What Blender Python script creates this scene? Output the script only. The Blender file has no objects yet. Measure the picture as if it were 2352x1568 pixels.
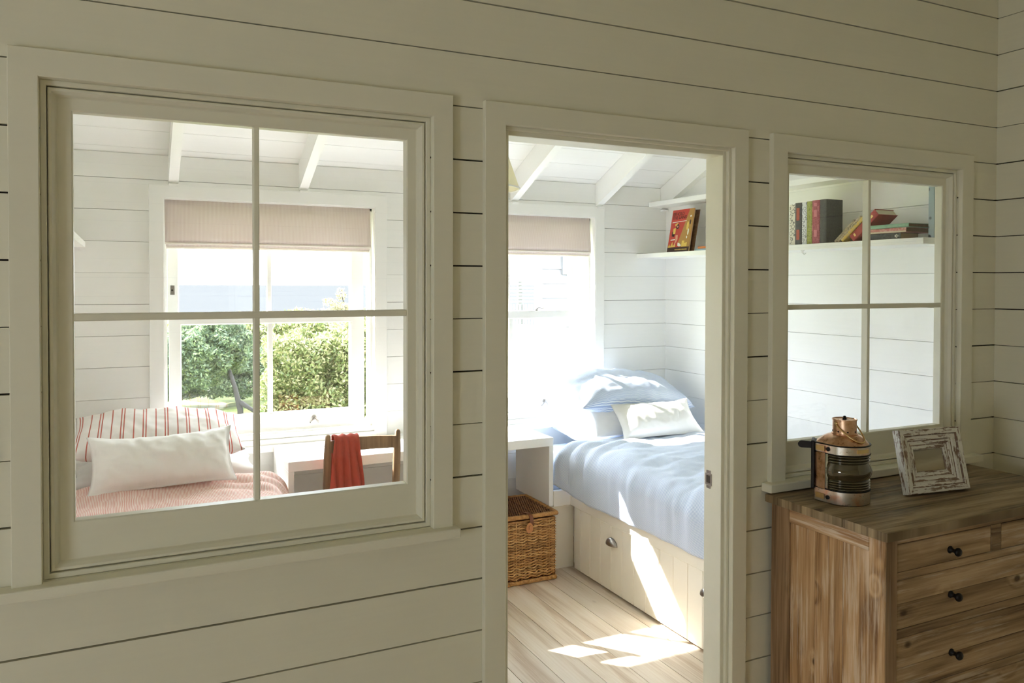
import bpy, bmesh, math, random
from mathutils import Vector, Matrix, noise
random.seed(7)
PI = math.pi
SC = bpy.context.scene
C = SC.collection

# ------------------------------------------------------------------ helpers
def P(o, label=None, cat=None, group=None, kind=None):
    if label: o['label'] = label
    if cat: o['category'] = cat
    if group: o['group'] = group
    if kind: o['kind'] = kind
    return o

def thing(name, label, cat, loc=(0, 0, 0), group=None, rot=None):
    o = bpy.data.objects.new(name, None)
    C.objects.link(o)
    o.location = loc
    o.empty_display_size = 0.05
    if rot: o.rotation_euler = rot
    return P(o, label, cat, group)

def wloc(o):
    v = Vector((0, 0, 0))
    while o is not None:
        v += o.location
        o = o.parent
    return v

def obj(name, bm, mats, parent=None, smooth=0, loc=None, local=False, label=None):
    """links bm as one mesh object; its vertices are given in world space unless local"""
    me = bpy.data.meshes.new(name)
    base = Vector(loc) if loc is not None else Vector((0, 0, 0))
    if not local:
        off = (wloc(parent) if parent else Vector((0, 0, 0))) + base
        bmesh.ops.translate(bm, verts=bm.verts, vec=-off)
    bmesh.ops.recalc_face_normals(bm, faces=bm.faces)
    bm.to_mesh(me)
    bm.free()
    o = bpy.data.objects.new(name, me)
    C.objects.link(o)
    for m in (mats if isinstance(mats, (list, tuple)) else [mats]):
        me.materials.append(m)
    if smooth:
        me.shade_smooth()
        if smooth < 180: me.set_sharp_from_angle(angle=math.radians(smooth))
    if parent: o.parent = parent
    o.location = base
    if label: o['label'] = label
    return o

def struct(o):
    o['kind'] = 'structure'
    return o

def nb():
    return bmesh.new()

def box(bm, x0, x1, y0, y1, z0, z1, b=0, seg=1, mi=0, mtx=None):
    vs = [Vector((x, y, z)) for x in (x0, x1) for y in (y0, y1) for z in (z0, z1)]
    if mtx: vs = [mtx @ v for v in vs]
    v = [bm.verts.new(p) for p in vs]
    idx = ((0, 1, 3, 2), (4, 6, 7, 5), (0, 4, 5, 1), (2, 3, 7, 6), (0, 2, 6, 4), (1, 5, 7, 3))
    fs = [bm.faces.new([v[i] for i in f]) for f in idx]
    for f in fs: f.material_index = mi
    if b > 0:
        es = list({e for f in fs for e in f.edges})
        r = bmesh.ops.bevel(bm, geom=es, offset=b, segments=seg, affect='EDGES', profile=0.5)
        for f in r['faces']: f.material_index = mi
    return bm

def loft(bm, rings, closed=True, cap=True, mi=0):
    """rings: list of equal length point lists"""
    R = [[bm.verts.new(p) for p in r] for r in rings]
    n = len(R[0])
    for a, b in zip(R[:-1], R[1:]):
        for i in range(n if closed else n - 1):
            j = (i + 1) % n
            f = bm.faces.new((a[i], a[j], b[j], b[i]))
            f.material_index = mi
    if cap and closed:
        for r in (R[0], R[-1]):
            f = bm.faces.new(r)
            f.material_index = mi
    return R

def tube(bm, pts, rad, seg=8, cap=True, mi=0, closed=False):
    pts = [Vector(p) for p in pts]
    n = len(pts)
    rs = rad if isinstance(rad, (list, tuple)) else [rad] * n
    rings = []
    up = None
    for i, p in enumerate(pts):
        if closed:
            t = pts[(i + 1) % n] - pts[i - 1]
        else:
            t = pts[min(i + 1, n - 1)] - pts[max(i - 1, 0)]
        t.normalize()
        if up is None:
            up = Vector((0, 0, 1)) if abs(t.z) < 0.9 else Vector((1, 0, 0))
        s = t.cross(up)
        if s.length < 1e-5: s = t.cross(Vector((0.3, 1, 0.2)))
        s.normalize()
        up = s.cross(t).normalized()
        rings.append([p + (s * math.cos(a) + up * math.sin(a)) * rs[i] for a in [2 * PI * k / seg for k in range(seg)]])
    if closed:
        rings.append(rings[0])
    R = [[bm.verts.new(q) for q in r] for r in (rings[:-1] if closed else rings)]
    if closed: R.append(R[0])
    for a, b in zip(R[:-1], R[1:]):
        for i in range(seg):
            j = (i + 1) % seg
            f = bm.faces.new((a[i], a[j], b[j], b[i]))
            f.material_index = mi
    if cap and not closed:
        for r in (R[0], R[-1]):
            f = bm.faces.new(r)
            f.material_index = mi

def lathe(bm, prof, c=(0, 0, 0), seg=32, axis='z', mi=0, cap=True, mtx=None):
    rings = []
    for r, h in prof:
        ring = []
        for k in range(seg):
            a = 2 * PI * k / seg
            q = Vector((r * math.cos(a), r * math.sin(a), h))
            if axis == 'y': q = Vector((q.x, q.z, q.y))
            if axis == 'x': q = Vector((q.z, q.x, q.y))
            if mtx: q = mtx @ q
            ring.append(Vector(c) + q)
        rings.append(ring)
    loft(bm, rings, True, cap, mi)

def mould(bm, loops, mi=0, close=False):
    """loops: list of ((x0,x1,z0,z1), y): a mitred moulding run round a rectangle standing in the XZ plane"""
    rings = [[Vector((r[0], y, r[2])), Vector((r[1], y, r[2])), Vector((r[1], y, r[3])), Vector((r[0], y, r[3]))] for r, y in loops]
    if close: rings.append(rings[0])
    R = [[bm.verts.new(p) for p in r] for r in (rings[:-1] if close else rings)]
    if close: R.append(R[0])
    for a, b in zip(R[:-1], R[1:]):
        for i in range(4):
            j = (i + 1) % 4
            bm.faces.new((a[i], a[j], b[j], b[i])).material_index = mi

def ins(r, d):
    return (r[0] + d, r[1] - d, r[2] + d, r[3] - d)

def fbm(x, y, z, o=3):
    return noise.fractal(Vector((x, y, z)), 1.0, 2.0, o)

# ------------------------------------------------------------------ materials
MAT = {}
def mk(name):
    m = bpy.data.materials.new(name)
    m.use_nodes = True
    nt = m.node_tree
    b = nt.nodes['Principled BSDF']
    MAT[name] = m
    return m, nt, b

def nd(nt, t, ins_=None, **props):
    n = nt.nodes.new(t)
    for k, v in props.items(): setattr(n, k, v)
    for k, v in (ins_ or {}).items():
        s = n.inputs[k]
        if hasattr(v, 'is_output') or isinstance(v, bpy.types.NodeSocket): nt.links.new(v, s)
        else: s.default_value = v
    return n

def c4(c): return (c[0], c[1], c[2], 1)
def srgb(r, g, b):
    f = lambda u: (u / 255 / 12.92) if u <= 10.3 else ((u / 255 + .055) / 1.055) ** 2.4
    return (f(r), f(g), f(b))

def ramp(nt, fac, stops):
    r = nd(nt, 'ShaderNodeValToRGB', {'Fac': fac})
    e = r.color_ramp.elements
    while len(e) < len(stops): e.new(0.5)
    for i, (p, c) in enumerate(stops):
        e[i].position = p
        e[i].color = c4(c) if len(c) == 3 else c
    return r.outputs['Color']

def mixc(nt, fac, a, b, mode='MIX'):
    n = nd(nt, 'ShaderNodeMix', data_type='RGBA', blend_type=mode)
    for k, v in ((0, fac), (6, a), (7, b)):
        s = n.inputs[k]
        if isinstance(v, bpy.types.NodeSocket): nt.links.new(v, s)
        else: s.default_value = v if k == 0 else (c4(v) if len(v) == 3 else v)
    return n.outputs[2]

def mth(nt, op, a, b=0.0, c=None):
    n = nd(nt, 'ShaderNodeMath', operation=op)
    for k, v in ((0, a), (1, b), (2, c)):
        if v is None: continue
        if isinstance(v, bpy.types.NodeSocket): nt.links.new(v, n.inputs[k])
        else: n.inputs[k].default_value = v
    return n.outputs[0]

def coord(nt, kind='Object', scale=(1, 1, 1), loc=(0, 0, 0), rot=(0, 0, 0)):
    t = nd(nt, 'ShaderNodeTexCoord')
    return nd(nt, 'ShaderNodeMapping', {'Vector': t.outputs[kind], 'Scale': scale, 'Location': loc, 'Rotation': rot}).outputs[0]

def tex(nt, vec, scale, detail=3, rough=.5, dist=0.0):
    return nd(nt, 'ShaderNodeTexNoise', {'Vector': vec, 'Scale': scale, 'Detail': detail, 'Roughness': rough, 'Distortion': dist}).outputs['Fac']

def bump(nt, b, h, strength=.2, dist=.002):
    n = nd(nt, 'ShaderNodeBump', {'Height': h, 'Strength': strength, 'Distance': dist})
    nt.links.new(n.outputs[0], b.inputs['Normal'])

def simple(name, col, rough=.5, metal=0., spec=.5):
    m, nt, b = mk(name)
    b.inputs['Base Color'].default_value = c4(col)
    b.inputs['Roughness'].default_value = rough
    b.inputs['Metallic'].default_value = metal
    b.inputs['Specular IOR Level'].default_value = spec
    return m

def paint(name, col, var=.04, rough=.55, axis='x'):
    """brushed paint: faint brush streaks and wood grain telegraphing through along one axis"""
    m, nt, b = mk(name)
    sc = {'x': (1.2, 30, 30), 'y': (30, 1.2, 30), 'z': (30, 30, 1.2)}[axis]
    g = tex(nt, coord(nt, 'Object', sc), 3.0, 4)
    g2 = tex(nt, coord(nt, 'Object', (1, 1, 1)), 2.2, 3)
    isl = nd(nt, 'ShaderNodeNewGeometry').outputs['Random Per Island']
    k = mth(nt, 'MULTIPLY_ADD', g, var, 1 - var * .5)
    k = mth(nt, 'MULTIPLY_ADD', mth(nt, 'SUBTRACT', g2, .5), var * 1.5, k)
    k = mth(nt, 'MULTIPLY_ADD', mth(nt, 'SUBTRACT', isl, .5), var * .7, k)
    hsv = nd(nt, 'ShaderNodeHueSaturation', {'Color': c4(col), 'Value': k})
    nt.links.new(hsv.outputs[0], b.inputs['Base Color'])
    b.inputs['Roughness'].default_value = rough
    b.inputs['Specular IOR Level'].default_value = .35
    bump(nt, b, g, .12, .0015)
    return m

def wood(name, axis, dark, mid, light, streak=.25, sc=1.0, knots=1.0, rough=.7, spec=.25, white=(.62, .52, .42), nrm='y', kn=4.0, contrast=1.0):
    """planed softwood: long grain along axis, streaks of worn paint, knots on the face whose normal is nrm"""
    m, nt, b = mk(name)
    ax = {'x': 0, 'y': 1, 'z': 2}[axis]
    nx = {'x': 0, 'y': 1, 'z': 2}[nrm]
    def scl(a, c): return tuple(a if k == ax else (0.0 if k == nx else c) for k in range(3))
    isl = nd(nt, 'ShaderNodeNewGeometry').outputs['Random Per Island']
    off = nd(nt, 'ShaderNodeCombineXYZ', {'X': mth(nt, 'MULTIPLY', isl, 13.0), 'Y': mth(nt, 'MULTIPLY', isl, 17.0), 'Z': mth(nt, 'MULTIPLY', isl, 11.0)}).outputs[0]
    tc = nd(nt, 'ShaderNodeTexCoord').outputs['Object']
    add = nd(nt, 'ShaderNodeVectorMath', {0: tc, 1: off}, operation='ADD').outputs[0]
    def vec(a, c, loc=(0, 0, 0)): return nd(nt, 'ShaderNodeMapping', {'Vector': add, 'Scale': scl(a, c), 'Location': loc}).outputs[0]
    # knots bend the grain around themselves
    vo = nd(nt, 'ShaderNodeTexVoronoi', {'Vector': vec(kn * .68, kn), 'Scale': 1.0, 'Randomness': 1.0})
    kd = vo.outputs['Distance']
    warp = nd(nt, 'ShaderNodeMapRange', {'Value': kd, 'From Min': .02, 'From Max': .30, 'To Min': .30 * knots, 'To Max': 0.0}).outputs[0]
    wv = nd(nt, 'ShaderNodeVectorMath', {0: vec(1.1, 12.0), 1: nd(nt, 'ShaderNodeCombineXYZ', {'X': warp, 'Y': warp, 'Z': warp}).outputs[0]}, operation='ADD').outputs[0]
    big = tex(nt, wv, 1.3 * sc, 4, .55, .8)
    rings = nd(nt, 'ShaderNodeMath', {0: mth(nt, 'MULTIPLY', tex(nt, wv, .55 * sc, 2, .4, .6), 34.0)}, operation='SINE').outputs[0]
    fine = tex(nt, vec(3.0, 120.0), 1.0, 4, .6)
    f = mth(nt, 'ADD', mth(nt, 'MULTIPLY', big, .50), mth(nt, 'ADD', mth(nt, 'MULTIPLY', fine, .36), mth(nt, 'MULTIPLY_ADD', rings, .055, .07)))
    w = .15 / contrast
    col = ramp(nt, f, [(.5 - w, dark), (.5, mid), (.5 + w, light)])
    tone = nd(nt, 'ShaderNodeHueSaturation', {'Color': col, 'Value': mth(nt, 'MULTIPLY_ADD', isl, .30, .85)}).outputs[0]
    st = tex(nt, vec(2.2, 55.0, (3, 1, 5)), 1.0, 6, .72)
    patch = tex(nt, vec(2.5, 5.0, (7, 2, 1)), 1.0, 3, .6)
    stm = ramp(nt, mth(nt, 'ADD', mth(nt, 'MULTIPLY', st, .62), mth(nt, 'MULTIPLY', patch, .38)), [(.525, (0, 0, 0)), (.60, (1, 1, 1))])
    col = mixc(nt, mth(nt, 'MULTIPLY', stm, streak), tone, white)
    if knots:
        km = nd(nt, 'ShaderNodeMapRange', {'Value': mth(nt, 'ADD', kd, mth(nt, 'MULTIPLY', fine, .05)), 'From Min': .075, 'From Max': .125, 'To Min': .9 * knots, 'To Max': 0.0}).outputs[0]
        col = mixc(nt, km, col, tuple(q * .42 for q in dark))
    nt.links.new(col, b.inputs['Base Color'])
    b.inputs['Roughness'].default_value = rough
    b.inputs['Specular IOR Level'].default_value = spec
    bump(nt, b, f, .6, .002)
    return m

def cloth(name, base, stripe=None, period=.0065, duty=.5, uv='u', rough=.9, bumpS=.3, weave=700., double=False, trans=0.0):
    m, nt, b = mk(name)
    t = nd(nt, 'ShaderNodeTexCoord').outputs['UV']
    s = nd(nt, 'ShaderNodeSeparateXYZ', {0: t})
    q = s.outputs['X' if uv == 'u' else 'Y']
    fine = tex(nt, coord(nt, 'UV', (1, 1, 1)), weave, 2)
    col = c4(base)
    if stripe:
        fr = mth(nt, 'FRACT', mth(nt, 'DIVIDE', q, period))
        if double:
            def band(c, w):
                return mth(nt, 'LESS_THAN', mth(nt, 'ABSOLUTE', mth(nt, 'SUBTRACT', fr, c)), w)
            k = mth(nt, 'MAXIMUM', mth(nt, 'MAXIMUM', band(.20, .028), band(.33, .028)), band(.78, .028))
        else:
            k = mth(nt, 'LESS_THAN', fr, duty)
        col = mixc(nt, k, base, stripe)
    col = mixc(nt, mth(nt, 'MULTIPLY', fine, .25), col, tuple(x * .72 for x in base), 'MULTIPLY') if False else col
    if isinstance(col, bpy.types.NodeSocket): nt.links.new(col, b.inputs['Base Color'])
    else: b.inputs['Base Color'].default_value = col
    b.inputs['Roughness'].default_value = rough
    b.inputs['Specular IOR Level'].default_value = .1
    b.inputs['Sheen Weight'].default_value = .15
    bump(nt, b, fine, bumpS, .001)
    if trans > 0:
        tr = nd(nt, 'ShaderNodeBsdfTranslucent', {'Color': col if isinstance(col, bpy.types.NodeSocket) else c4(base)})
        mx = nd(nt, 'ShaderNodeMixShader', {0: trans, 1: b.outputs[0], 2: tr.outputs[0]})
        nt.links.new(mx.outputs[0], nt.nodes['Material Output'].inputs[0])
    return m

def glass(name, tint=(1, 1, 1), refl=1.0):
    """thin window pane: clear, with the mirror reflection of plain glass at each angle"""
    m, nt, b = mk(name)
    nt.nodes.remove(b)
    fc = nd(nt, 'ShaderNodeLayerWeight', {'Blend': .5}).outputs['Facing']
    fr = mth(nt, 'MULTIPLY_ADD', mth(nt, 'POWER', fc, 5.0), .96, .04)
    tr = nd(nt, 'ShaderNodeBsdfTransparent', {'Color': c4(tint)})
    gl = nd(nt, 'ShaderNodeBsdfGlossy', {'Color': (1, 1, 1, 1), 'Roughness': 0.0})
    mx = nd(nt, 'ShaderNodeMixShader', {0: mth(nt, 'MULTIPLY', fr, refl), 1: tr.outputs[0], 2: gl.outputs[0]})
    nt.links.new(mx.outputs[0], nt.nodes['Material Output'].inputs[0])
    return m

WARM_LIT = (.742, .722, .605)  # off-white paint with the front room's warm bounce light mixed into the colour
WHITE = (.88, .88, .862)
paint('warm_lit_boards', WARM_LIT, .05, axis='x')
paint('warm_lit_side_boards', WARM_LIT, .05, axis='y')
paint('warm_lit_trim', (.752, .732, .615), .03, .45)  # same warm light tint carried into the partition joinery
paint('white_boards', WHITE, .04, axis='x')
paint('white_side_boards', WHITE, .04, axis='y')
paint('white_trim', (.895, .895, .875), .02, .4)
paint('joinery_cream', (.87, .835, .74), .02, .4, 'z')
simple('gap_dark', (.055, .042, .03), .9)
glass('pane')
wood('floor_wood', 'y', (.52, .40, .29), (.69, .59, .475), (.76, .68, .58), .15, .7, .55, .5, .35, (.80, .74, .66), 'z', 5.0, 1.1)
wood('chest_top_wood', 'x', (.085, .056, .028), (.235, .165, .088), (.40, .30, .175), .30, 1.0, .9, .6, .3, (.46, .37, .25), 'z', 6.0, 1.1)
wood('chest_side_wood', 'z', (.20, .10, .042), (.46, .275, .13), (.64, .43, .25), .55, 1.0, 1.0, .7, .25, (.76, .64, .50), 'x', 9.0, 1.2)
wood('chest_rail_wood', 'y', (.17, .085, .042), (.44, .26, .13), (.62, .43, .26), .80, 1.2, .8, .7, .25, (.76, .66, .54), 'x', 5.0, 1.2)
wood('chest_front_wood', 'x', (.15, .092, .048), (.345, .23, .128), (.52, .375, .23), .50, 1.0, 1.0, .7, .25, (.66, .56, .44), 'y', 7.0, 1.0)
wood('chest_post_wood', 'z', (.115, .068, .036), (.255, .16, .088), (.38, .25, .15), .25, 1.0, 0.0, .7, .25, (.48, .38, .28), 'y', 4.0, 1.0)
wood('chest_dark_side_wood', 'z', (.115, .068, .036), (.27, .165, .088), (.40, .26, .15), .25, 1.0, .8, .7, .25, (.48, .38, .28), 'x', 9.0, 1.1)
wood('chair_wood', 'z', (.13, .075, .036), (.28, .17, .09), (.40, .26, .145), .15, 1.5, 0.0, .55, .35, (.5, .4, .3), 'y', 4.0, 1.0)
simple('black_iron', (.018, .014, .012), .45, .6)
simple('steel', (.42, .40, .38), .28, 1.0)
simple('white_enamel', (.78, .77, .73), .25)
simple('copper', (.78, .42, .27), .28, 1.0)
simple('brass', (.72, .52, .24), .3, 1.0)
# ------------------------------------------------------------------ the rooms
JZ = [1.593 - .149 * n for n in range(-12, 11)] + [-.05]   # board joints, shared by every wall
JZ = sorted(set(round(z, 4) for z in JZ))

def boards(bm, axis, a0, a1, d0, d1, zmax, holes=(), gap=.0032, zmin=0.0, seed=1, top=None):
    """horizontal boards filling a wall with rectangular holes; axis x: runs along X with thickness d0..d1 in Y"""
    rng = random.Random(seed)
    js = [zmin] + [z for z in JZ if zmin + .02 < z < zmax - .02] + [zmax]
    gp = [gap * rng.choice((.55, .8, 1, 1, 1.15)) for _ in js]
    for i in range(len(js) - 1):
        z0, z1 = js[i] + gp[i] / 2, js[i + 1] - gp[i + 1] / 2
        cuts = sorted({z0, z1} | {h[2] for h in holes if z0 < h[2] < z1} | {h[3] for h in holes if z0 < h[3] < z1})
        for zb, zt in zip(cuts[:-1], cuts[1:]):
            zm = (zb + zt) / 2
            spans = [(a0, a1)]
            for h in holes:
                if h[2] < zm < h[3]:
                    ns = []
                    for s in spans:
                        if h[1] <= s[0] or h[0] >= s[1]: ns.append(s)
                        else:
                            if h[0] > s[0]: ns.append((s[0], h[0]))
                            if h[1] < s[1]: ns.append((h[1], s[1]))
                    spans = ns
            for s in spans:
                if axis == 'x': box(bm, s[0], s[1], d0, d1, zb, zt)
                else: box(bm, d0, d1, s[0], s[1], zb, zt)

def slab(bm, axis, a0, a1, d0, d1, z0, z1, holes=(), mi=1):
    xs = sorted({a0, a1} | {h[0] for h in holes} | {h[1] for h in holes})
    zs = sorted({z0, z1} | {h[2] for h in holes} | {h[3] for h in holes})
    for xa, xb in zip(xs[:-1], xs[1:]):
        for za, zb in zip(zs[:-1], zs[1:]):
            xm, zm = (xa + xb) / 2, (za + zb) / 2
            if any(h[0] < xm < h[1] and h[2] < zm < h[3] for h in holes): continue
            if axis == 'x': box(bm, xa, xb, d0, d1, za, zb, mi=mi)
            else: box(bm, d0, d1, xa, xb, za, zb, mi=mi)

def mathole(c0, c1, z0, z1): return (c0, c1, z0, z1)

# openings in the partition
LW = dict(c=(-.238, .809), ci=(-.179, .751), ctop=2.063, citop=2.001, sill=(-.275, .823, .840, .867),
          g=(-.116, .691, .988, 1.939), vm=.2925, hm=1.462)
RW = dict(c=(1.982, 3.045), ci=(2.049, 2.978), ctop=2.060, citop=2.000, sill=(1.955, 3.086, .832, .862),
          g=(2.107, 2.925, .984, 1.937), vm=2.514, hm=1.4615)
DO = dict(c=(.906, 1.8736), ci=(.9712, 1.8136), ctop=2.060, citop=1.9975)
PH = [(LW['ci'][0], LW['ci'][1], .852, 2.001), (RW['ci'][0], RW['ci'][1], .848, 2.0), (DO['ci'][0], DO['ci'][1], -1, 1.9975)]
FX0, FX1, FY0 = -2.7, 3.218, -4.8     # the front room
BX0, BX1, BY = -.41, 3.124, 2.10       # the bedroom
SL = .45                               # bedroom ceiling slope
ZE = 2.163                              # ceiling height at the rear wall
FC = 3.0

bm = nb()
boards(bm, 'x', FX0, FX1, 0, .015, FC, PH, .0044, 0, 3)
slab(bm, 'x', FX0 - .09, FX1 + .09, .016, .069, 0, 3.15, PH)
n0 = len(bm.faces)
boards(bm, 'x', BX0, BX1, .070, .085, 3.12, PH, .003, 0, 4)
bm.faces.ensure_lookup_table()
for f in bm.faces[n0:]: f.material_index = 2
struct(obj('wall_partition', bm, [MAT['warm_lit_boards'], MAT['gap_dark'], MAT['white_boards']]))

bm = nb()
boards(bm, 'y', FY0, 0, FX1, FX1 + .015, FC, (), .0044, 0, 5)
slab(bm, 'y', FY0, .0155, FX1 + .016, FX1 + .09, 0, FC)
struct(obj('wall_right', bm, [MAT['warm_lit_side_boards'], MAT['gap_dark']]))

FW = [(-2.72, -1.80, .55, 1.50)]       # window opening of the front room, in its left wall
bm = nb()
boards(bm, 'y', FY0, 0, FX0 - .015, FX0, FC, FW, .0036, 0, 6)
slab(bm, 'y', FY0, .0155, FX0 - .10, FX0 - .016, 0, FC, FW)
struct(obj('wall_left', bm, [MAT['warm_lit_side_boards'], MAT['gap_dark']]))
bm = nb()
boards(bm, 'x', FX0, FX1, FY0 - .015, FY0, FC, (), .0036, 0, 8)
slab(bm, 'x', FX0, FX1, FY0 - .10, FY0 - .016, 0, FC)
struct(obj('wall_front', bm, [MAT['warm_lit_boards'], MAT['gap_dark']]))

bm = nb()
x = FX0
while x < FX1:
    box(bm, x + .001, min(x + .15, FX1) - .001, FY0, 0, FC, FC + .015)
    x += .15
box(bm, FX0 - .1, FX1 + .1, FY0 - .1, .016, FC + .016, FC + .1, mi=1)
struct(obj('ceiling', bm, [MAT['warm_lit_side_boards'], MAT['gap_dark']]))

# floor: white-washed boards running from front to back through both rooms
bm = nb()
x = 1.5093 - .1475 * 30
while x < FX1 + .1:
    g = .0028
    box(bm, max(x + g / 2, FX0 - .1), min(x + .1475 - g / 2, FX1 + .1), FY0 - .1, 2.22, -.022, 0)
    x += .1475
box(bm, FX0 - .1, FX1 + .1, FY0 - .1, 2.22, -.06, -.023, mi=1)
struct(obj('floor', bm, [MAT['floor_wood'], MAT['gap_dark']]))

# bedroom shell
WA = dict(c=(.086, 1.257), ci=(.150, 1.193), ctop=2.019, citop=1.955)
DX = 1.388
def shift(d): return dict(c=(d['c'][0] + DX, d['c'][1] + DX), ci=(d['ci'][0] + DX, d['ci'][1] + DX), ctop=d['ctop'], citop=d['citop'])
WB = shift(WA)
BH = [(w['ci'][0], w['ci'][1], .72, w['citop']) for w in (WA, WB)]
bm = nb()
boards(bm, 'x', BX0 - .1, BX1 + .1, BY, BY + .015, ZE - .0035, BH, .0018, 0, 9)
slab(bm, 'x', BX0 - .1, BX1 + .1, BY + .016, BY + .12, -.3, ZE + .04, BH)
struct(obj('wall_rear', bm, [MAT['white_boards'], MAT['gap_dark']]))
bm = nb()
boards(bm, 'y', .086, BY, BX1, BX1 + .015, 3.12, (), .0018, 0, 10)
slab(bm, 'y', .0865, BY + .12, BX1 + .016, BX1 + .09, 0, 3.12)
struct(obj('wall_east', bm, [MAT['white_side_boards'], MAT['gap_dark']]))
bm = nb()
boards(bm, 'y', .086, BY, BX0 - .015, BX0, 3.12, (), .0026, 0, 11)
slab(bm, 'y', .0865, BY + .12, BX0 - .10, BX0 - .016, 0, 3.12)
struct(obj('wall_west', bm, [MAT['white_side_boards'], MAT['gap_dark']]))

# sloping board ceiling and rafters (local: along the slope)
ang = math.atan(SL)
ms = Matrix.Translation((0, BY, ZE)) @ Matrix.Rotation(-ang, 4, 'X')
bm = nb()
L = (BY + .0) / math.cos(ang)
y = -.25
k = 0
# unseen eave added outside, its reach set to cut the sun on the bed
box(bm, BX0 - .1, BX1 + .4, .251, .425, .0, .10, mtx=ms)
while y < L + .1:
    box(bm, BX0 - .1, BX1 + .1, -(y + .1475 - .0009), -(y + .0009), 0, .015, mtx=ms)
    y += .1475
box(bm, BX0 - .1, BX1 + .1, -L - .2, .3, .016, .10, mi=1, mtx=ms)
struct(obj('ceiling', bm, [MAT['white_boards'], MAT['gap_dark']]))
for i, x0 in enumerate((-.41, .173, .792, 1.399, 2.006, 2.590, 3.079)):
    bm = nb()
    # plumb-cut rafter: bottom edge meets the rear wall at z 2.025, top edge on the ceiling
    w = .0445
    zb, zt = 2.024, ZE
    ys = [BY, .086]
    prof = [(ys[0], zb), (ys[0], zt - .001), (ys[1], zt + SL * (BY - ys[1]) - .001), (ys[1], zb + SL * (BY - ys[1]))]
    loft(bm, [[Vector((x0, a, b)) for a, b in prof], [Vector((x0 + w, a, b)) for a, b in prof]])
    # small block where the rafter sits on the wall
    box(bm, x0 + .001, x0 + w - .001, BY - .03, BY, zb - .012, zb)
    o = obj('trim_%d' % (i + 1), bm, MAT['white_trim'])
    struct(o)
    o['label'] = 'white painted ceiling rafter'

# ------------------------------------------------------------------ windows in the partition
def casing(bm, cr, ci, y):
    d = cr[2] - .02
    o, i = (cr[0], cr[1], d, cr[3]), (ci[0], ci[1], d - .001, ci[3])
    mould(bm, [(o, y - .0005), (o, y - .0185), (ins(o, .0015), y - .02), (ins(i, -.0015), y - .02), (i, y - .0185), (i, y - .0005)], close=True)

def part_window(name, w, lab):
    t = struct(thing(name, None, None, ((w['c'][0] + w['c'][1]) / 2, 0, .86)))
    cr = (w['c'][0], w['c'][1], w['sill'][3] - .002, w['ctop'])
    ci = (w['ci'][0], w['ci'][1], w['sill'][3] - .002, w['citop'])
    bm = nb()
    # casing: two legs and a head
    casing(bm, cr, ci, 0)
    obj('casing', bm, MAT['warm_lit_trim'], t)
    bm = nb()
    s = w['sill']
    box(bm, s[0], s[1], -.047, -.0005, s[2], s[3], .004, 2)
    box(bm, ci[0], ci[1], -.001, .087, s[2] + .012, s[3], 0)
    obj('sill', bm, MAT['warm_lit_trim'], t)
    # fixed frame strip with a shadow gap, then the sash
    fr = (ci[0], ci[1], s[3] + .0005, ci[3])
    gp = ins(fr, .0125)
    bm = nb()
    mould(bm, [(fr, .087), (fr, .006), (ins(fr, .002), .004), (ins(fr, .011), .004), (gp, .006), (gp, .087)], close=True)
    obj('frame', bm, MAT['warm_lit_trim'], t)
    so = ins(gp, .0022)
    g = w['g']
    bm = nb()
    mould(bm, [(so, .062), (so, .012), (ins(so, .0025), .0085), (ins(so, .008), .0085), (ins(so, .014), .019), (ins(so, .017), .0285), (ins(so, .0185), .030),
               (ins(g, -.003), .030), (g, .033), (g, .062)], close=True)
    sash = obj('sash', bm, MAT['warm_lit_trim'], t)
    bm = nb()
    hw = .0069
    box(bm, w['vm'] - hw, w['vm'] + hw, .031, .060, g[2], g[3], .002)
    box(bm, g[0], g[1], .0305, .0595, w['hm'] - .0088, w['hm'] + .0088, .002)
    obj('glazing_bar', bm, MAT['warm_lit_trim'], sash)
    bm = nb()
    box(bm, g[0] - .002, g[1] + .002, .0535, .0565, g[2] - .002, g[3] + .002)
    obj('pane', bm, MAT['pane'], t)
    return t

part_window('window_1', LW, '')
part_window('window_2', RW, '')

# ------------------------------------------------------------------ doorway in the partition
t = struct(thing('door_1', None, None, (1.39, 0, 0)))
c, ci = DO['c'], DO['ci']
bm = nb()
casing(bm, (c[0], c[1], .021, DO['ctop']), (ci[0], ci[1], .021, DO['citop']), 0)
obj('casing', bm, MAT['warm_lit_trim'], t)
bm = nb()
r0 = (ci[0], ci[1], -.01, DO['citop'])
def legs(bm, r, d, y0, y1, b=.0015):
    box(bm, r[0], r[0] + d, y0, y1, 0, r[3], b)
    box(bm, r[1] - d, r[1], y0, y1, 0, r[3], b)
    box(bm, r[0] + d - .001, r[1] - d + .001, y0, y1, r[3] - d, r[3], b)
legs(bm, r0, .0105, .0005, .014)
legs(bm, r0, .0235, .013, .10)
legs(bm, (r0[0] - .012, r0[1] + .012, 0, r0[3] + .012), .013, .0, .11, 0)
obj('jamb', bm, MAT['warm_lit_trim'], t)
bm = nb()
xj = ci[1] - .0235
box(bm, xj - .0022, xj + .0005, .060, .092, .853, .893, .0006)
box(bm, xj - .0022, xj + .0005, .066, .086, .842, .853, .0006)
box(bm, xj - .0022, xj + .0005, .066, .086, .893, .904, .0006)
sp = obj('strike_plate', bm, MAT['steel'], t)
bm = nb()
box(bm, xj - .0026, xj - .002, .067, .085, .861, .886)
obj('latch_hole', bm, MAT['gap_dark'], sp)

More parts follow.
